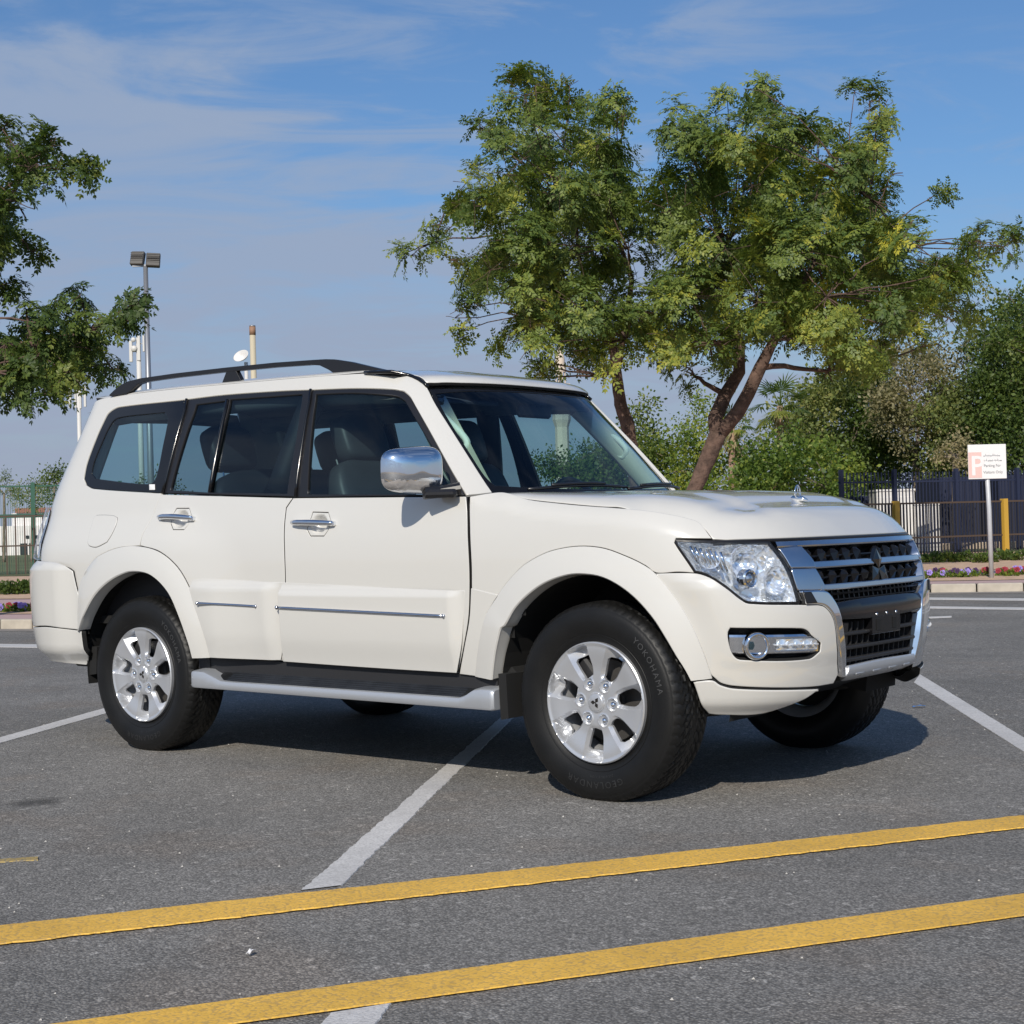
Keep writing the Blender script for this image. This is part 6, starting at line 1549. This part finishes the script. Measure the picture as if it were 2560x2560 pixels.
# litter on the asphalt
def scrap(name,loc,size,m,label,cat):
    v=[];f=[]; rr_=random.Random(len(label))
    for i in range(4):
        for j in range(3): v.append((size[0]*(i/3-.5),size[1]*(j/2-.5),.004+rr_.uniform(0,.012)))
    for i in range(3):
        for j in range(2): f.append((i*3+j,(i+1)*3+j,(i+1)*3+j+1,i*3+j+1))
    o=mkobj(name,v,f,m,smooth=False); o.location=(*loc,.002); o.rotation_euler=(0,0,rr_.uniform(0,3)); sol=o.modifiers.new('s','SOLIDIFY'); sol.thickness=.001; tag(o,label,cat)
scrap('paper_scrap',LN['P'][0],(.026,.012),SGN,'tiny white paper scrap between the two yellow lines','litter')
scrap('plastic_scrap',LN['P'][1],(.07,.025),mat('blue_plastic',(.05,.20,.55),.4),'small blue plastic scrap on asphalt right of the front wheel','litter')
# pebbles scattered over the asphalt
V=[];F=[]
for k in range(320):
    d=rnd.uniform(3.4,14); px=rnd.uniform(-100,2660); q_=W2(px,d,z=0); s=rnd.uniform(.002,.0055)
    b=len(V); V+=[(q_.x+s*a,q_.y+s*b_,.001+s*c) for a,b_,c in ((1,0,0),(-.3,.9,0),(-.6,-.8,0),(.1,.1,.9))]; F+=[(b,b+1,b+3),(b+1,b+2,b+3),(b+2,b,b+3)]
tag(mkobj('pebbles',V,F,mat('pale_pebble',(.45,.43,.40),.8),smooth=False),kind='stuff')
# ------------------------------------------------------------------ foliage
def leafmat(name,c0,c1,c2,sh=1.0):
    m=bpy.data.materials.new(name); m.use_nodes=True; nt=m.node_tree; nt.nodes.clear(); L=nt.links.new
    out=nt.nodes.new('ShaderNodeOutputMaterial'); at=nt.nodes.new('ShaderNodeAttribute'); at.attribute_name='tone'
    ge=nt.nodes.new('ShaderNodeNewGeometry')
    rv=mth('ADD',mth('MULTIPLY',ge.outputs['Random Per Island'],.35,nt=nt),at.outputs['Fac'],nt=nt)
    cr=nt.nodes.new('ShaderNodeValToRGB'); L(rv,cr.inputs[0]); e=cr.color_ramp.elements; e[0].position=.1; e[0].color=(*c0,1); e[1].position=1.05 if False else 1.0; e[1].color=(*c2,1); n=cr.color_ramp.elements.new(.55); n.color=(*c1,1)
    df=nt.nodes.new('ShaderNodeBsdfPrincipled'); df.inputs['Roughness'].default_value=.5; df.inputs['Specular IOR Level'].default_value=.35; L(cr.outputs[0],df.inputs['Base Color'])
    tl=nt.nodes.new('ShaderNodeBsdfTranslucent'); vm=nt.nodes.new('ShaderNodeVectorMath'); vm.operation='MULTIPLY'; L(cr.outputs[0],vm.inputs[0]); vm.inputs[1].default_value=(1.3,1.35,.6); L(vm.outputs[0],tl.inputs[0])
    mx=nt.nodes.new('ShaderNodeMixShader'); mx.inputs[0].default_value=.38; L(df.outputs[0],mx.inputs[1]); L(tl.outputs[0],mx.inputs[2]); L(mx.outputs[0],out.inputs[0]); return m
BARK=mat('brown_bark',(.105,.066,.050),.95,vary=(9,.45,6),bump=(16,.035,6))
BARKG=mat('grey_bark',(.20,.16,.12),.95,vary=(9,.3),bump=(18,.02,5))
LEAFA=leafmat('neem_leaves',(.075,.125,.034),(.215,.265,.055),(.56,.50,.07))
LEAFB=leafmat('dark_green_leaves',(.048,.085,.022),(.115,.165,.036),(.25,.27,.05))
LEAFC=leafmat('olive_leaves',(.09,.125,.040),(.20,.23,.062),(.36,.33,.12))
LEAFD=leafmat('dry_leaves',(.17,.165,.08),(.29,.26,.14),(.42,.34,.20))
LEAFE=leafmat('bright_leaves',(.065,.12,.022),(.16,.23,.04),(.36,.36,.06))
nr=np.random.default_rng(11)
def leaf_quads(base,dirv,side,L_,W_):
    """diamond leaves: arrays (n,3)"""
    tip=base+dirv*L_[:,None]; mid=base+dirv*(L_*.5)[:,None]
    a=mid+side*W_[:,None]; b=mid-side*W_[:,None]
    return np.stack([base,a,tip,b],1)
def sprig_template(seed,fronds=9,pairs=5,size=.30,leaf=.084,droop=.32):
    r=np.random.default_rng(seed); Q=[]
    for i in range(fronds):
        az=2*np.pi*(i+r.uniform(-.3,.3))/fronds; elv=r.uniform(.10,1.05)
        d=np.array([np.cos(az)*np.cos(elv),np.sin(az)*np.cos(elv),np.sin(elv)]); sd=np.array([-np.sin(az),np.cos(az),0])
        L_=size*r.uniform(.7,1.1)
        for k in range(pairs):
            t=(k+1.0)/pairs; p=d*L_*t+np.array([0,0,-droop*L_*t*t])
            tang=d+np.array([0,0,-2*droop*t]); tang/=np.linalg.norm(tang)
            for s in (-1,1):
                ld=tang*.75+sd*s*.75+np.array([0,0,-.25])+r.normal(0,.12,3); ld/=np.linalg.norm(ld)
                w=np.cross(ld,np.array([0,0,1.])+d*.4+r.normal(0,.25,3)); w/=np.linalg.norm(w)+1e-9
                l=leaf*r.uniform(.75,1.15)*(1-.25*abs(t-.5)); Q.append((p,ld,w,l,l*.24))
        Q.append((p,tang,sd,leaf,leaf*.2))
    b=np.array([q[0] for q in Q]); dv=np.array([q[1] for q in Q]); sd=np.array([q[2] for q in Q]); l=np.array([q[3] for q in Q]); w=np.array([q[4] for q in Q])
    return leaf_quads(b,dv,sd,l,w)
def blob_template(seed,n=40,size=.5,leaf=.16,wr=.30):
    r=np.random.default_rng(seed); p=r.normal(0,.42,(n,3))*size; d=p+r.normal(0,.5*size,(n,3))+np.array([0,0,-.1]); d/=np.linalg.norm(d,axis=1)[:,None]
    w=np.cross(d,r.normal(0,1,(n,3))); w/=np.linalg.norm(w,axis=1)[:,None]; l=leaf*r.uniform(.6,1.2,n)
    return leaf_quads(p,d,w,l,l*wr)
def rotmats(n,r,tilt=.5):
    az=r.uniform(0,2*np.pi,n); ax=r.uniform(0,2*np.pi,n); t=np.abs(r.normal(0,tilt,n))
    c,s=np.cos(az),np.sin(az); Z=np.zeros((n,3,3)); Z[:,0,0]=c; Z[:,0,1]=-s; Z[:,1,0]=s; Z[:,1,1]=c; Z[:,2,2]=1
    k=np.stack([np.cos(ax),np.sin(ax),np.zeros(n)],1); K_=np.zeros((n,3,3)); K_[:,0,1]=-k[:,2]; K_[:,0,2]=k[:,1]; K_[:,1,0]=k[:,2]; K_[:,1,2]=-k[:,0]; K_[:,2,0]=-k[:,1]; K_[:,2,1]=k[:,0]
    I=np.eye(3)[None]; Rt_=I+np.sin(t)[:,None,None]*K_+(1-np.cos(t))[:,None,None]*(K_@K_)
    return Rt_@Z
def quads_obj(name,Q,tone,m,parent=None,kind=None):
    """Q (n,4,3) quads, tone (n,)"""
    n=len(Q); me=bpy.data.meshes.new(name); me.vertices.add(n*4); me.vertices.foreach_set('co',Q.reshape(-1).astype(np.float32))
    me.loops.add(n*4); me.loops.foreach_set('vertex_index',np.arange(n*4,dtype=np.int32)); me.polygons.add(n)
    me.polygons.foreach_set('loop_start',np.arange(0,n*4,4,dtype=np.int32)); me.polygons.foreach_set('loop_total',np.full(n,4,dtype=np.int32))
    at=me.attributes.new('tone','FLOAT','POINT'); at.data.foreach_set('value',np.repeat(tone,4).astype(np.float32))
    me.materials.append(m); me.update(calc_edges=True); o=bpy.data.objects.new(name,me); COL.objects.link(o)
    if parent: o.parent=parent
    if kind: o['kind']=kind
    return o
def scatter(templates,pos,scale,tone,tilt=.35,outw=None):
    r=nr; out=[];tn=[]; idx=r.integers(0,len(templates),len(pos))
    Rm=rotmats(len(pos),r,tilt)
    if outw is not None:
        z=outw*.75+np.array([0,0,.65])+r.normal(0,.18,outw.shape); z/=np.linalg.norm(z,axis=1)[:,None]
        a=r.normal(0,1,z.shape); x=np.cross(a,z); x/=np.linalg.norm(x,axis=1)[:,None]; y=np.cross(z,x); Rm=np.stack([x,y,z],2)
    for k,T_ in enumerate(templates):
        s=idx==k
        if not s.any(): continue
        q=np.einsum('nij,lkj->nlki',Rm[s],T_)*scale[s][:,None,None,None]+pos[s][:,None,None,:]
        out.append(q.reshape(-1,4,3)); tn.append(np.repeat(tone[s],len(T_)))
    return np.concatenate(out),np.concatenate(tn)
SPR=[sprig_template(i) for i in range(8)]
SPL=[sprig_template(20+i,8,5,.30,.080,.5) for i in range(6)]
BLB=[blob_template(i,56,.5,.12,.34) for i in range(8)]
def limb(mb,p0,p1,r0,r1,wob=.06,n=7,sides=8):
    p0,p1=Vector(p0),Vector(p1); L_=(p1-p0).length; pts=[]
    off=Vector((rnd.uniform(-1,1),rnd.uniform(-1,1),rnd.uniform(-.2,1)))*L_*.12
    for i in range(n):
        t=i/(n-1); pts.append(p0.lerp(p1,t)+off*4*t*(1-t)*.5+Vector((rnd.uniform(-1,1),rnd.uniform(-1,1),rnd.uniform(-1,1)))*L_*wob*(0 if i in(0,n-1) else .35))
    mb.tube(pts,[r0+(r1-r0)*i/(n-1) for i in range(n)],sides)
def tree(name,label,blobs,depth,trunk,lm,tmpl,sprig_r,dens,cdepth,toner,group=None,k=1.3251,bark=BARK,fork=None,limbs=(),leafscale=1.0,tonefn=None,zmin=None,cat='tree',twig=True,rscale=1.0):
    """blobs: (px,py,r) read off the photograph; each becomes a ball of foliage at its own depth"""
    base=W2(trunk[0][0],depth,z=.12); root=empty(name,(base.x,base.y,.1),0,label,cat,group)
    inv=-Vector((base.x,base.y,.1))
    sc_=depth/CF
    # trunk
    mb=MB(); pts=[W2(x,depth+dd,y)+inv for x,y,w,dd in trunk[1:]]; rs=[w*sc_/2 for x,y,w,dd in trunk[1:]]
    pts=[Vector((0,0,0))]+pts; rs=[rs[0]*1.25]+rs
    P2=[];R2_=[]
    for i in range(len(pts)-1):
        for j in range(5):
            t=j/5; P2.append(pts[i].lerp(pts[i+1],t)+Vector((rnd.uniform(-1,1),rnd.uniform(-1,1),0))*rs[i]*.06); R2_.append((rs[i]+(rs[i+1]-rs[i])*t)*rnd.uniform(.95,1.05))
    P2.append(pts[-1]); R2_.append(rs[-1]); mb.tube(P2,R2_,14)
    nodes=[(pts[-1],rs[-1])]
    for lb in limbs:
        lp=[W2(x,depth+dd,y)+inv for x,y,w,dd in lb]; lr=[w*sc_/2 for x,y,w,dd in lb]; mb.tube(lp,lr,12); nodes+=[(a,b) for a,b in zip(lp[1:],lr[1:])]
    mb.build('trunk',bark,root,smooth=True)
    if zmin is None: zmin=0
    cs=[]; cxm=sum(b[0] for b in blobs)/len(blobs)*k; rad=max(abs(b[0]*k-cxm) for b in blobs)+1
    for (x,y,r) in blobs:
        x,y,r=x*k,y*k,r*k*rscale; e=max(0,1-((x-cxm)/rad)**2)**.5*cdepth
        n_=3 if r>62 and e>1.0 else 2 if r>45 and e>.6 else 1
        for j in range(n_):
            dd=(0 if n_==1 else (-1+2*j/(n_-1)))*e*.8+nr.uniform(-.3,.3)
            c=W2(x,depth+dd,y); rr=r*(depth+dd)/CF; cs.append((np.array(c+inv),rr,dd))
    bm_=MB(); order=sorted(cs,key=lambda c:(Vector(c[0])-nodes[0][0]).length)
    for c,rr,dd in order:
        cv=Vector(c); best=min(nodes,key=lambda n:(n[0]-cv).length+.35*abs(n[0].z-cv.z)+ (3 if n[1]<.012 else 0)); r0=min(best[1]*.7,.05+.02*rr); r0=max(r0,.014)
        limb(bm_,best[0],cv,r0,r0*.5,sides=6); nodes.append((cv,r0*.55))
        if twig:
            for _ in range(5): 
                v_=Vector(nr.normal(0,1,3)).normalized()*rr*.9; limb(bm_,cv,cv+v_,r0*.32,.005,n=4,sides=4)
    bo=bm_.build('branches',bark,root,smooth=True)
    P=[];S=[];To=[];OW=[]
    for c,rr,dd in cs:
        n_=max(4,int(dens*rr*rr*rr*.6+dens*rr*rr*1.0)); m_=max(2,n_//4); v_=nr.normal(0,1,(m_,3)); v_/=np.linalg.norm(v_,axis=1)[:,None]
        sub=c+v_*(rr*(nr.uniform(.3,1,m_)**.5)*nr.uniform(.85,1.08,m_))[:,None]*np.array([1,1,.92]); pick=nr.integers(0,m_,n_); p=sub[pick]+nr.normal(0,.16*min(rr,.6),(n_,3))
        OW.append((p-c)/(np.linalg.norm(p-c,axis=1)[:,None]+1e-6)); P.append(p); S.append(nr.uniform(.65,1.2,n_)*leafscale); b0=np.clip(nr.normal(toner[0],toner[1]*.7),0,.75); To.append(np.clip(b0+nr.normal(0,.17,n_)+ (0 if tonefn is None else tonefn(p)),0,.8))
    P=np.concatenate(P);S=np.concatenate(S);To=np.concatenate(To)
    ok=P[:,2]>zmin-.1
    OW=np.concatenate(OW); Q,tn=scatter(tmpl,P[ok],S[ok],To[ok],outw=OW[ok])
    c_=quads_obj('crown',Q,tn,lm,root); return root,len(Q)
tot=0
# right of the two big trees: a leaning, forked trunk
T2=[(1440,175,38),(1462,215,30),(1372,185,26),(1350,215,24),(1612,172,14),(1640,190,26),(1660,215,34),(1290,245,45),(1330,270,40),(1400,262,55),(1480,260,50),(1545,262,40),(1600,300,45),(1655,285,42),(1300,330,70),(1420,350,75),(1540,370,80),(1640,375,50),(1680,330,25),(1262,400,60),(1370,470,90),(1500,480,90),(1620,470,75),(1700,455,48),(1740,470,30),(1777,358,17),(1300,560,75),(1430,570,75),(1560,560,85),(1680,550,75),(1760,520,50),(1800,510,35),(1265,635,48),(1340,650,52),(1290,690,30),(1520,640,45),(1610,640,60),(1710,630,50),(1790,600,40),(1825,590,30),(1850,455,34),(1895,465,32),(1835,510,38),(1560,700,26),(1640,690,28),(1390,640,38),(1310,710,22),(1770,650,30),(1470,640,30),(1905,455,22)]
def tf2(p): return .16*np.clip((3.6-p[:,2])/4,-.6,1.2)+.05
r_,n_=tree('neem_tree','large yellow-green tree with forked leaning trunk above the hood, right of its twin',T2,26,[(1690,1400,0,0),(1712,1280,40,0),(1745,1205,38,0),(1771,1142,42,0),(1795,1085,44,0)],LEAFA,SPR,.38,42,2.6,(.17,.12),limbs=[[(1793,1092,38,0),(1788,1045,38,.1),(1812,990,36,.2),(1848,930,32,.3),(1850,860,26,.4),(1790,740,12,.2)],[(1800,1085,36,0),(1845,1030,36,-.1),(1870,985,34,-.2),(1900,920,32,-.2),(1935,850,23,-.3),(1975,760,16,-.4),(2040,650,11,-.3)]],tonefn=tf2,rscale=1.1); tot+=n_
# left of the two
T1=[(990,180,46),(1010,160,28),(950,200,26),(1075,162,20),(1080,190,18),(1110,195,20),(1160,190,38),(1178,215,30),(1035,255,58),(935,260,40),(905,240,20),(1125,275,58),(958,330,58),(1055,365,75),(1150,375,65),(895,390,42),(975,450,65),(1090,480,80),(1185,470,60),(880,345,26),(868,385,18),(818,425,20),(815,460,20),(775,482,18),(760,480,12),(850,490,30),(925,510,50),(875,580,30),(858,600,20),(1000,560,65),(1105,590,72),(1195,590,55),(1005,640,48),(1100,660,34),(1025,680,24),(1155,675,32),(875,625,16),(960,635,26),(1020,697,20),(1000,712,16),(1180,640,40),(1130,710,18)]
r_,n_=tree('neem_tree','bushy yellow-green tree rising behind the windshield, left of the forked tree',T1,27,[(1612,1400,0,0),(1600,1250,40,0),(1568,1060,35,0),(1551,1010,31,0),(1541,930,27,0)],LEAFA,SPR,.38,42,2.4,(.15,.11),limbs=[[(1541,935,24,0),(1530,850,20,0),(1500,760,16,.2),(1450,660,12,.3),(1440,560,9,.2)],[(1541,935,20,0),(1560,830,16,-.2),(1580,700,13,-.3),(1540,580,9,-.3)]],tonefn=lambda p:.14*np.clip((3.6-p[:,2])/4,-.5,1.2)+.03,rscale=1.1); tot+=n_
# tree at the left edge, trunk outside the frame
TL=[(-40,260,50),(5,245,22),(15,300,45),(75,250,16),(100,275,20),(60,315,38),(115,310,22),(150,318,20),(168,310,12),(90,345,26),(30,380,42),(-10,450,45),(45,455,20),(62,475,16),(20,440,20),(-5,540,32),(25,550,18),(-60,400,80),(-90,520,80),(-60,600,60),(50,590,20),(75,610,34),(130,580,38),(150,560,24),(170,620,36),(205,610,28),(250,575,24),(270,570,18),(232,600,20),(10,650,46),(70,670,52),(130,655,48),(60,720,40),(15,720,30),(130,700,40),(180,690,32),(200,712,22),(215,700,16),(30,750,22),(100,735,20),(-50,700,60)]
r_,n_=tree('broadleaf_tree','green tree at the left edge with branches reaching towards the floodlight mast',TL,17,[(-420,1500,0,0),(-400,1200,60,0),(-330,960,54,0),(-260,800,46,0)],LEAFB,SPL,.36,150,1.3,(.20,.12),limbs=[[(-260,800,36,0),(-120,700,26,0),(0,560,16,0),(60,420,8,0)],[(-300,900,34,0),(-100,880,26,0),(80,860,18,0),(220,830,10,0)]],leafscale=.80,bark=BARK); tot+=n_
# ---------- further trees
def bush(name,label,blobs,depth,tx,m,toner,dens=34,cd_=1.6,ls=1.0,group=None,zmin=.15,twig=False,cat='tree',bark=BARKG,tw=22):
    global tot
    bl=min(b[1] for b in blobs)
    r_,n_=tree(name,label,blobs,depth,[(tx,1400,0,0),(tx,1330,tw,0),(tx,max(b[1] for b in blobs)*1.3251-10,tw*.8,0)],m,BLB,.5,dens,cd_,toner,bark=bark,leafscale=ls,zmin=zmin,twig=twig,group=group,cat=cat); tot+=n_
bush('park_tree','small round green tree between the windshield pillar and the forked trunk',[(1222,785,26),(1200,800,22),(1238,810,24),(1215,830,30),(1250,860,40),(1195,845,30),(1270,900,30)],44,1640,LEAFB,(.35,.12))
bush('park_tree','pale yellow-green tree just left of the leaning trunk',[(1325,765,14),(1318,790,24),(1300,805,24),(1340,800,20),(1290,850,34),(1335,860,38),(1270,890,30),(1310,905,40)],42,1745,LEAFE,(.38,.12),ls=.9)
bush('park_tree','wispy grey-green tree seen through the fork gap to its right',[(1400,800,20),(1385,830,24),(1420,830,22),(1400,860,26)],46,1850,LEAFC,(.5,.15),dens=8,ls=.8)
bush('park_tree','bright green bushy tree around the palm trunks',[(1440,870,40),(1480,850,40),(1400,900,36),(1440,925,36),(1500,900,42),(1540,870,40),(1375,930,26),(1560,920,40),(1480,945,30),(1420,945,30),(1340,930,28),(1590,880,36)],40,1960,LEAFE,(.25,.12),cd_=2.0)
bush('park_tree','mid green tree behind the palm and under the neem branches',[(1500,755,26),(1530,735,30),(1570,720,34),(1510,800,36),(1560,780,42),(1600,760,38),(1540,830,40),(1600,820,44),(1490,830,26)],48,2080,LEAFC,(.22,.12),cd_=2.4,ls=1.1)
bush('park_tree','dark green tree mass centred above the fence corner',[(1620,720,36),(1650,690,34),(1600,860,40),(1640,840,46),(1680,850,42),(1630,890,36),(1660,910,34),(1700,880,36),(1600,920,36),(1650,780,40)],48,2180,LEAFB,(.22,.12),cd_=2.2)
bush('park_tree','dry brownish tree with pale twigs above the railing fence',[(1690,690,46),(1740,680,50),(1710,740,50),(1680,770,44),(1740,770,50),(1650,750,36),(1700,810,44),(1750,820,44),(1780,740,44),(1800,690,40),(1720,850,30)],46,2290,LEAFD,(.10,.15),dens=15,cd_=2.2,ls=.95,twig=True)
bush('park_tree','olive green tree behind the sign, left side',[(1790,800,46),(1830,760,50),(1800,850,42),(1760,870,36),(1840,820,46),(1820,880,36),(1780,900,30),(1740,890,26)],45,2420,LEAFC,(.15,.1),cd_=2.0)
bush('park_tree','dark tall tree filling the right edge behind the sign',[(1880,600,30),(1905,560,34),(1860,640,40),(1900,650,50),(1870,700,50),(1920,720,60),(1940,620,50),(1880,770,50),(1920,820,50),(1900,880,44),(1960,760,60),(1860,840,36),(1960,880,50),(1990,660,60)],44,2640,LEAFB,(.18,.12),dens=24,cd_=2.2,twig=True)
bush('low_bush','dried orange-brown bush rising over the fence left of the sign',[(1800,835,18),(1790,850,16),(1815,850,18),(1780,862,12),(1805,870,16)],39,2390,LEAFD,(.55,.12),dens=40,cd_=.5,ls=.7,cat='bush')
bush('park_tree','green tree seen through the windshield beside the minaret',[(1085,872,28),(1045,878,22),(1020,885,16),(1115,855,28),(1140,870,36),(1170,860,36),(1110,900,40),(1160,905,40),(1060,900,30)],50,1450,LEAFB,(.35,.12),cd_=2.4)
bush('park_tree','small tree seen low through the rear side windows',[(262,915,14),(285,905,12),(300,915,14),(325,925,16)],62,380,LEAFB,(.35,.1),tw=7)
for i,(bl,d,tx,mm,lb) in enumerate([
 ([(5,905,13),(-15,915,20),(15,925,16),(30,940,18)],66,10,LEAFC,'olive tree behind the green mesh fence at the left frame edge'),
 ([(45,935,15),(58,925,14),(70,915,13),(60,945,18),(80,940,16)],64,80,LEAFC,'olive tree behind the square green fence post'),
 ([(92,895,13),(105,905,18),(88,920,16),(120,900,20),(100,930,18)],62,135,LEAFB,'taller green tree touching the rear corner of the car')]):
    bush('park_tree',lb,bl,d,tx,mm,(.3,.12),dens=34,ls=.8,tw=7)
# palms
def palm(px,d,crown_y,base_y,w,lab,fr_=22,L_=1.1,dead=True):
    base=W2(px,d,z=.1); top=W2(px+4,d,crown_y); root=empty('fan_palm',base,0,lab,'palm'); inv=-base; s_=d/CF; top=top+inv
    mb=MB(); pts=[Vector((0,0,0)).lerp(top,t/9)+Vector((rnd.uniform(-1,1)*.02,0,0)) for t in range(10)]
    mb.tube(pts,[w*s_/2*(1.15-.2*t/9+(.06 if t%2 else 0)) for t in range(10)],12); mb.build('trunk',mat('palm_trunk_%d'%px,(.30,.20,.14),.9,vary=(14,.3),bump=(20,.03)),root,smooth=True)
    Q=[];tn=[]
    for i in range(fr_):
        az=2*np.pi*i/fr_+nr.uniform(-.2,.2); el_=nr.uniform(-.7,1.2); d_=np.array([np.cos(az)*np.cos(el_),np.sin(az)*np.cos(el_),np.sin(el_)]); l=L_*nr.uniform(.7,1)
        hub=np.array(top)+d_*l*.55; sd=np.cross(d_,[0,0,1.]); sd/=np.linalg.norm(sd)+1e-9; up_=np.cross(sd,d_)
        Q.append([np.array(top)+sd*.015,hub+sd*.01,hub-sd*.01,np.array(top)-sd*.015]); tn.append(.4)
        for k in range(13):
            a=(k-6)/6*1.5; ld=d_*np.cos(a)+sd*np.sin(a); ld=ld+np.array([0,0,-.25]); ld/=np.linalg.norm(ld); ll=l*.55*(1-.12*abs(k-6)/6); wv=np.cross(ld,up_); wv/=np.linalg.norm(wv)+1e-9
            Q.append([hub,hub+ld*ll*.5+wv*.022,hub+ld*ll+np.array([0,0,-.06]),hub+ld*ll*.5-wv*.022]); tn.append(.15 if el_>-.2 else .75)
    quads_obj('fronds',np.array(Q),np.array(tn),LEAFC if not dead else LEAFB,root)
    Q=[]
    for i in range(70):
        az=nr.uniform(0,6.28); z0=nr.uniform(-.55,-.05); c=np.array(top)+np.array([np.cos(az)*.12,np.sin(az)*.12,z0]); dd=np.array([np.cos(az)*.6,np.sin(az)*.6,-1]); dd/=np.linalg.norm(dd); sd=np.array([-np.sin(az),np.cos(az),0]); l=nr.uniform(.2,.4)
        Q.append([c,c+dd*l*.5+sd*.03,c+dd*l,c+dd*l*.5-sd*.03])
    quads_obj('dead_fronds',np.array(Q),np.full(len(Q),.6),LEAFD,root)
palm(1946,42,1015,1130,15,'fan palm with a brown skirt above the middle of the hood')
palm(1826,41,1065,1225,16,'palm trunk with dry crown just right of the leaning tree trunk',14,.8)
# ---------- planting on the island
def clump(name,pos,r,n_,m,toner,leaf,label,cat,group,flowers=None,h=1.0):
    root=empty(name,pos,0,label,cat,group)
    v=nr.normal(0,1,(n_,3)); v/=np.linalg.norm(v,axis=1)[:,None]; v[:,2]=np.abs(v[:,2])*h; p=v*r*(nr.uniform(.2,1,n_)**.5)[:,None]
    d=p/r+nr.normal(0,.4,(n_,3))+np.array([0,0,.3]); d/=np.linalg.norm(d,axis=1)[:,None]; w=np.cross(d,nr.normal(0,1,(n_,3))); w/=np.linalg.norm(w,axis=1)[:,None]; l=leaf*nr.uniform(.6,1.2,n_)
    quads_obj('leaves',leaf_quads(p,d,w,l,l*.36),np.clip(nr.normal(toner,.12,n_),0,.8),m,root)
    if flowers:
        for col_ in flowers:
            mb=MB()
            for k in range(rnd.randint(2,4)):
                a=rnd.uniform(0,6.28); rr=r*rnd.uniform(.2,.9); c=Vector((rr*math.cos(a),rr*math.sin(a),r*h*rnd.uniform(.75,1.15)))
                for q_ in range(5):
                    b=2*math.pi*q_/5; R1=.026; dirc=(CPOS-Vector(pos)).normalized(); X=Vector((-dirc.y,dirc.x,0)); Y=Vector((0,0,1)); cc=c+X*math.cos(b)*R1*.8+Y*math.sin(b)*R1*.8
                    mb.add([cc+(X*math.cos(t)+Y*math.sin(t))*R1+dirc*(.004 if t else 0) for t in (0,1.05,2.1,3.14,4.2,5.2)],[(0,1,2,3,4,5)])
            mb.build('petals',col_,root)
    return root
PUR=mat('lilac_petals',(.30,.22,.62),.6); RED=mat('crimson_petals',(.30,.02,.04),.6); DKV=mat('dark_violet_petals',(.05,.015,.08),.6)
rnd=random.Random(21)
NEAR=[(i,a) for i,a in enumerate(offp(KP,1.75))]
FD=[]
FORD=[2322,2345,2362,2388,2412,2428,2463,2508,2530,2552,2590,2640]; LORD=[-40,4,28,52,66,92,115]
ORD=['first','second','third','fourth','fifth','sixth','seventh','eighth','ninth','tenth','eleventh','twelfth','thirteenth','fourteenth']
def fl_label(px_,cn):
    if px_>1000: return '%s-flowered clump, %s from the car in the right-hand bed'%(cn.replace(' and ','-and-').replace(' ','-'),ORD[FORD.index(px_)])
    return '%s-flowered clump, %s from the left in the bed behind the car'%(cn.replace(' ','-'),ORD[LORD.index(px_)])
for (pxs,d,cols) in [(2322,22.9,[PUR]),(2345,23.2,[DKV]),(2362,22.9,[RED,PUR]),(2388,22.9,[DKV]),(2412,22.8,[PUR]),(2428,23.0,[PUR,DKV]),(2463,23.1,[RED]),(2508,23.0,[RED]),(2530,22.8,[RED]),(2552,23.1,[RED,PUR]),(2590,22.8,[PUR]),(2640,23,[RED]),
                    (4,20.3,[PUR]),(28,20.2,[RED]),(52,20.4,[PUR]),(66,20.2,[PUR]),(92,20.3,[RED]),(-40,20.3,[PUR]),(115,20.4,[RED])]:
    nm={PUR:'lilac',RED:'crimson',DKV:'dark violet'}; cn=' and '.join(nm[c] for c in cols)
    q_=W2(pxs,d,z=.13); clump('flower_clump',q_,.085 if pxs<1000 else .10,150,LEAFE,.35,.045,fl_label(pxs,cn),'flowers','flower clumps in the kerbside beds',flowers=cols,h=.9)
GL=[]
for i,pxs in enumerate(list(range(2285,2640,27))):
    q_=W2(pxs+rnd.uniform(-6,6),30+rnd.uniform(-.6,.6),z=.13); clump('low_shrub',q_,rnd.uniform(.14,.20),210,LEAFB,.2+.3*rnd.random()*(i%3==0),.07,'low green shrub, %s from the left in the row below the right-hand fence'%ORD[i],'shrub','shrubs along the right-hand fence',h=1.0)
for i,pxs in enumerate((-60,-20,12,40,68,98,130)):
    q_=W2(pxs,27+rnd.uniform(-.5,.5),z=.13); clump('low_shrub',q_,.20,240,LEAFB,.05,.07,'dark green shrub, %s from the left in the row behind the left flower bed'%ORD[i],'shrub','shrubs left of the car',h=1.1)
print('LEAFQUADS',tot)
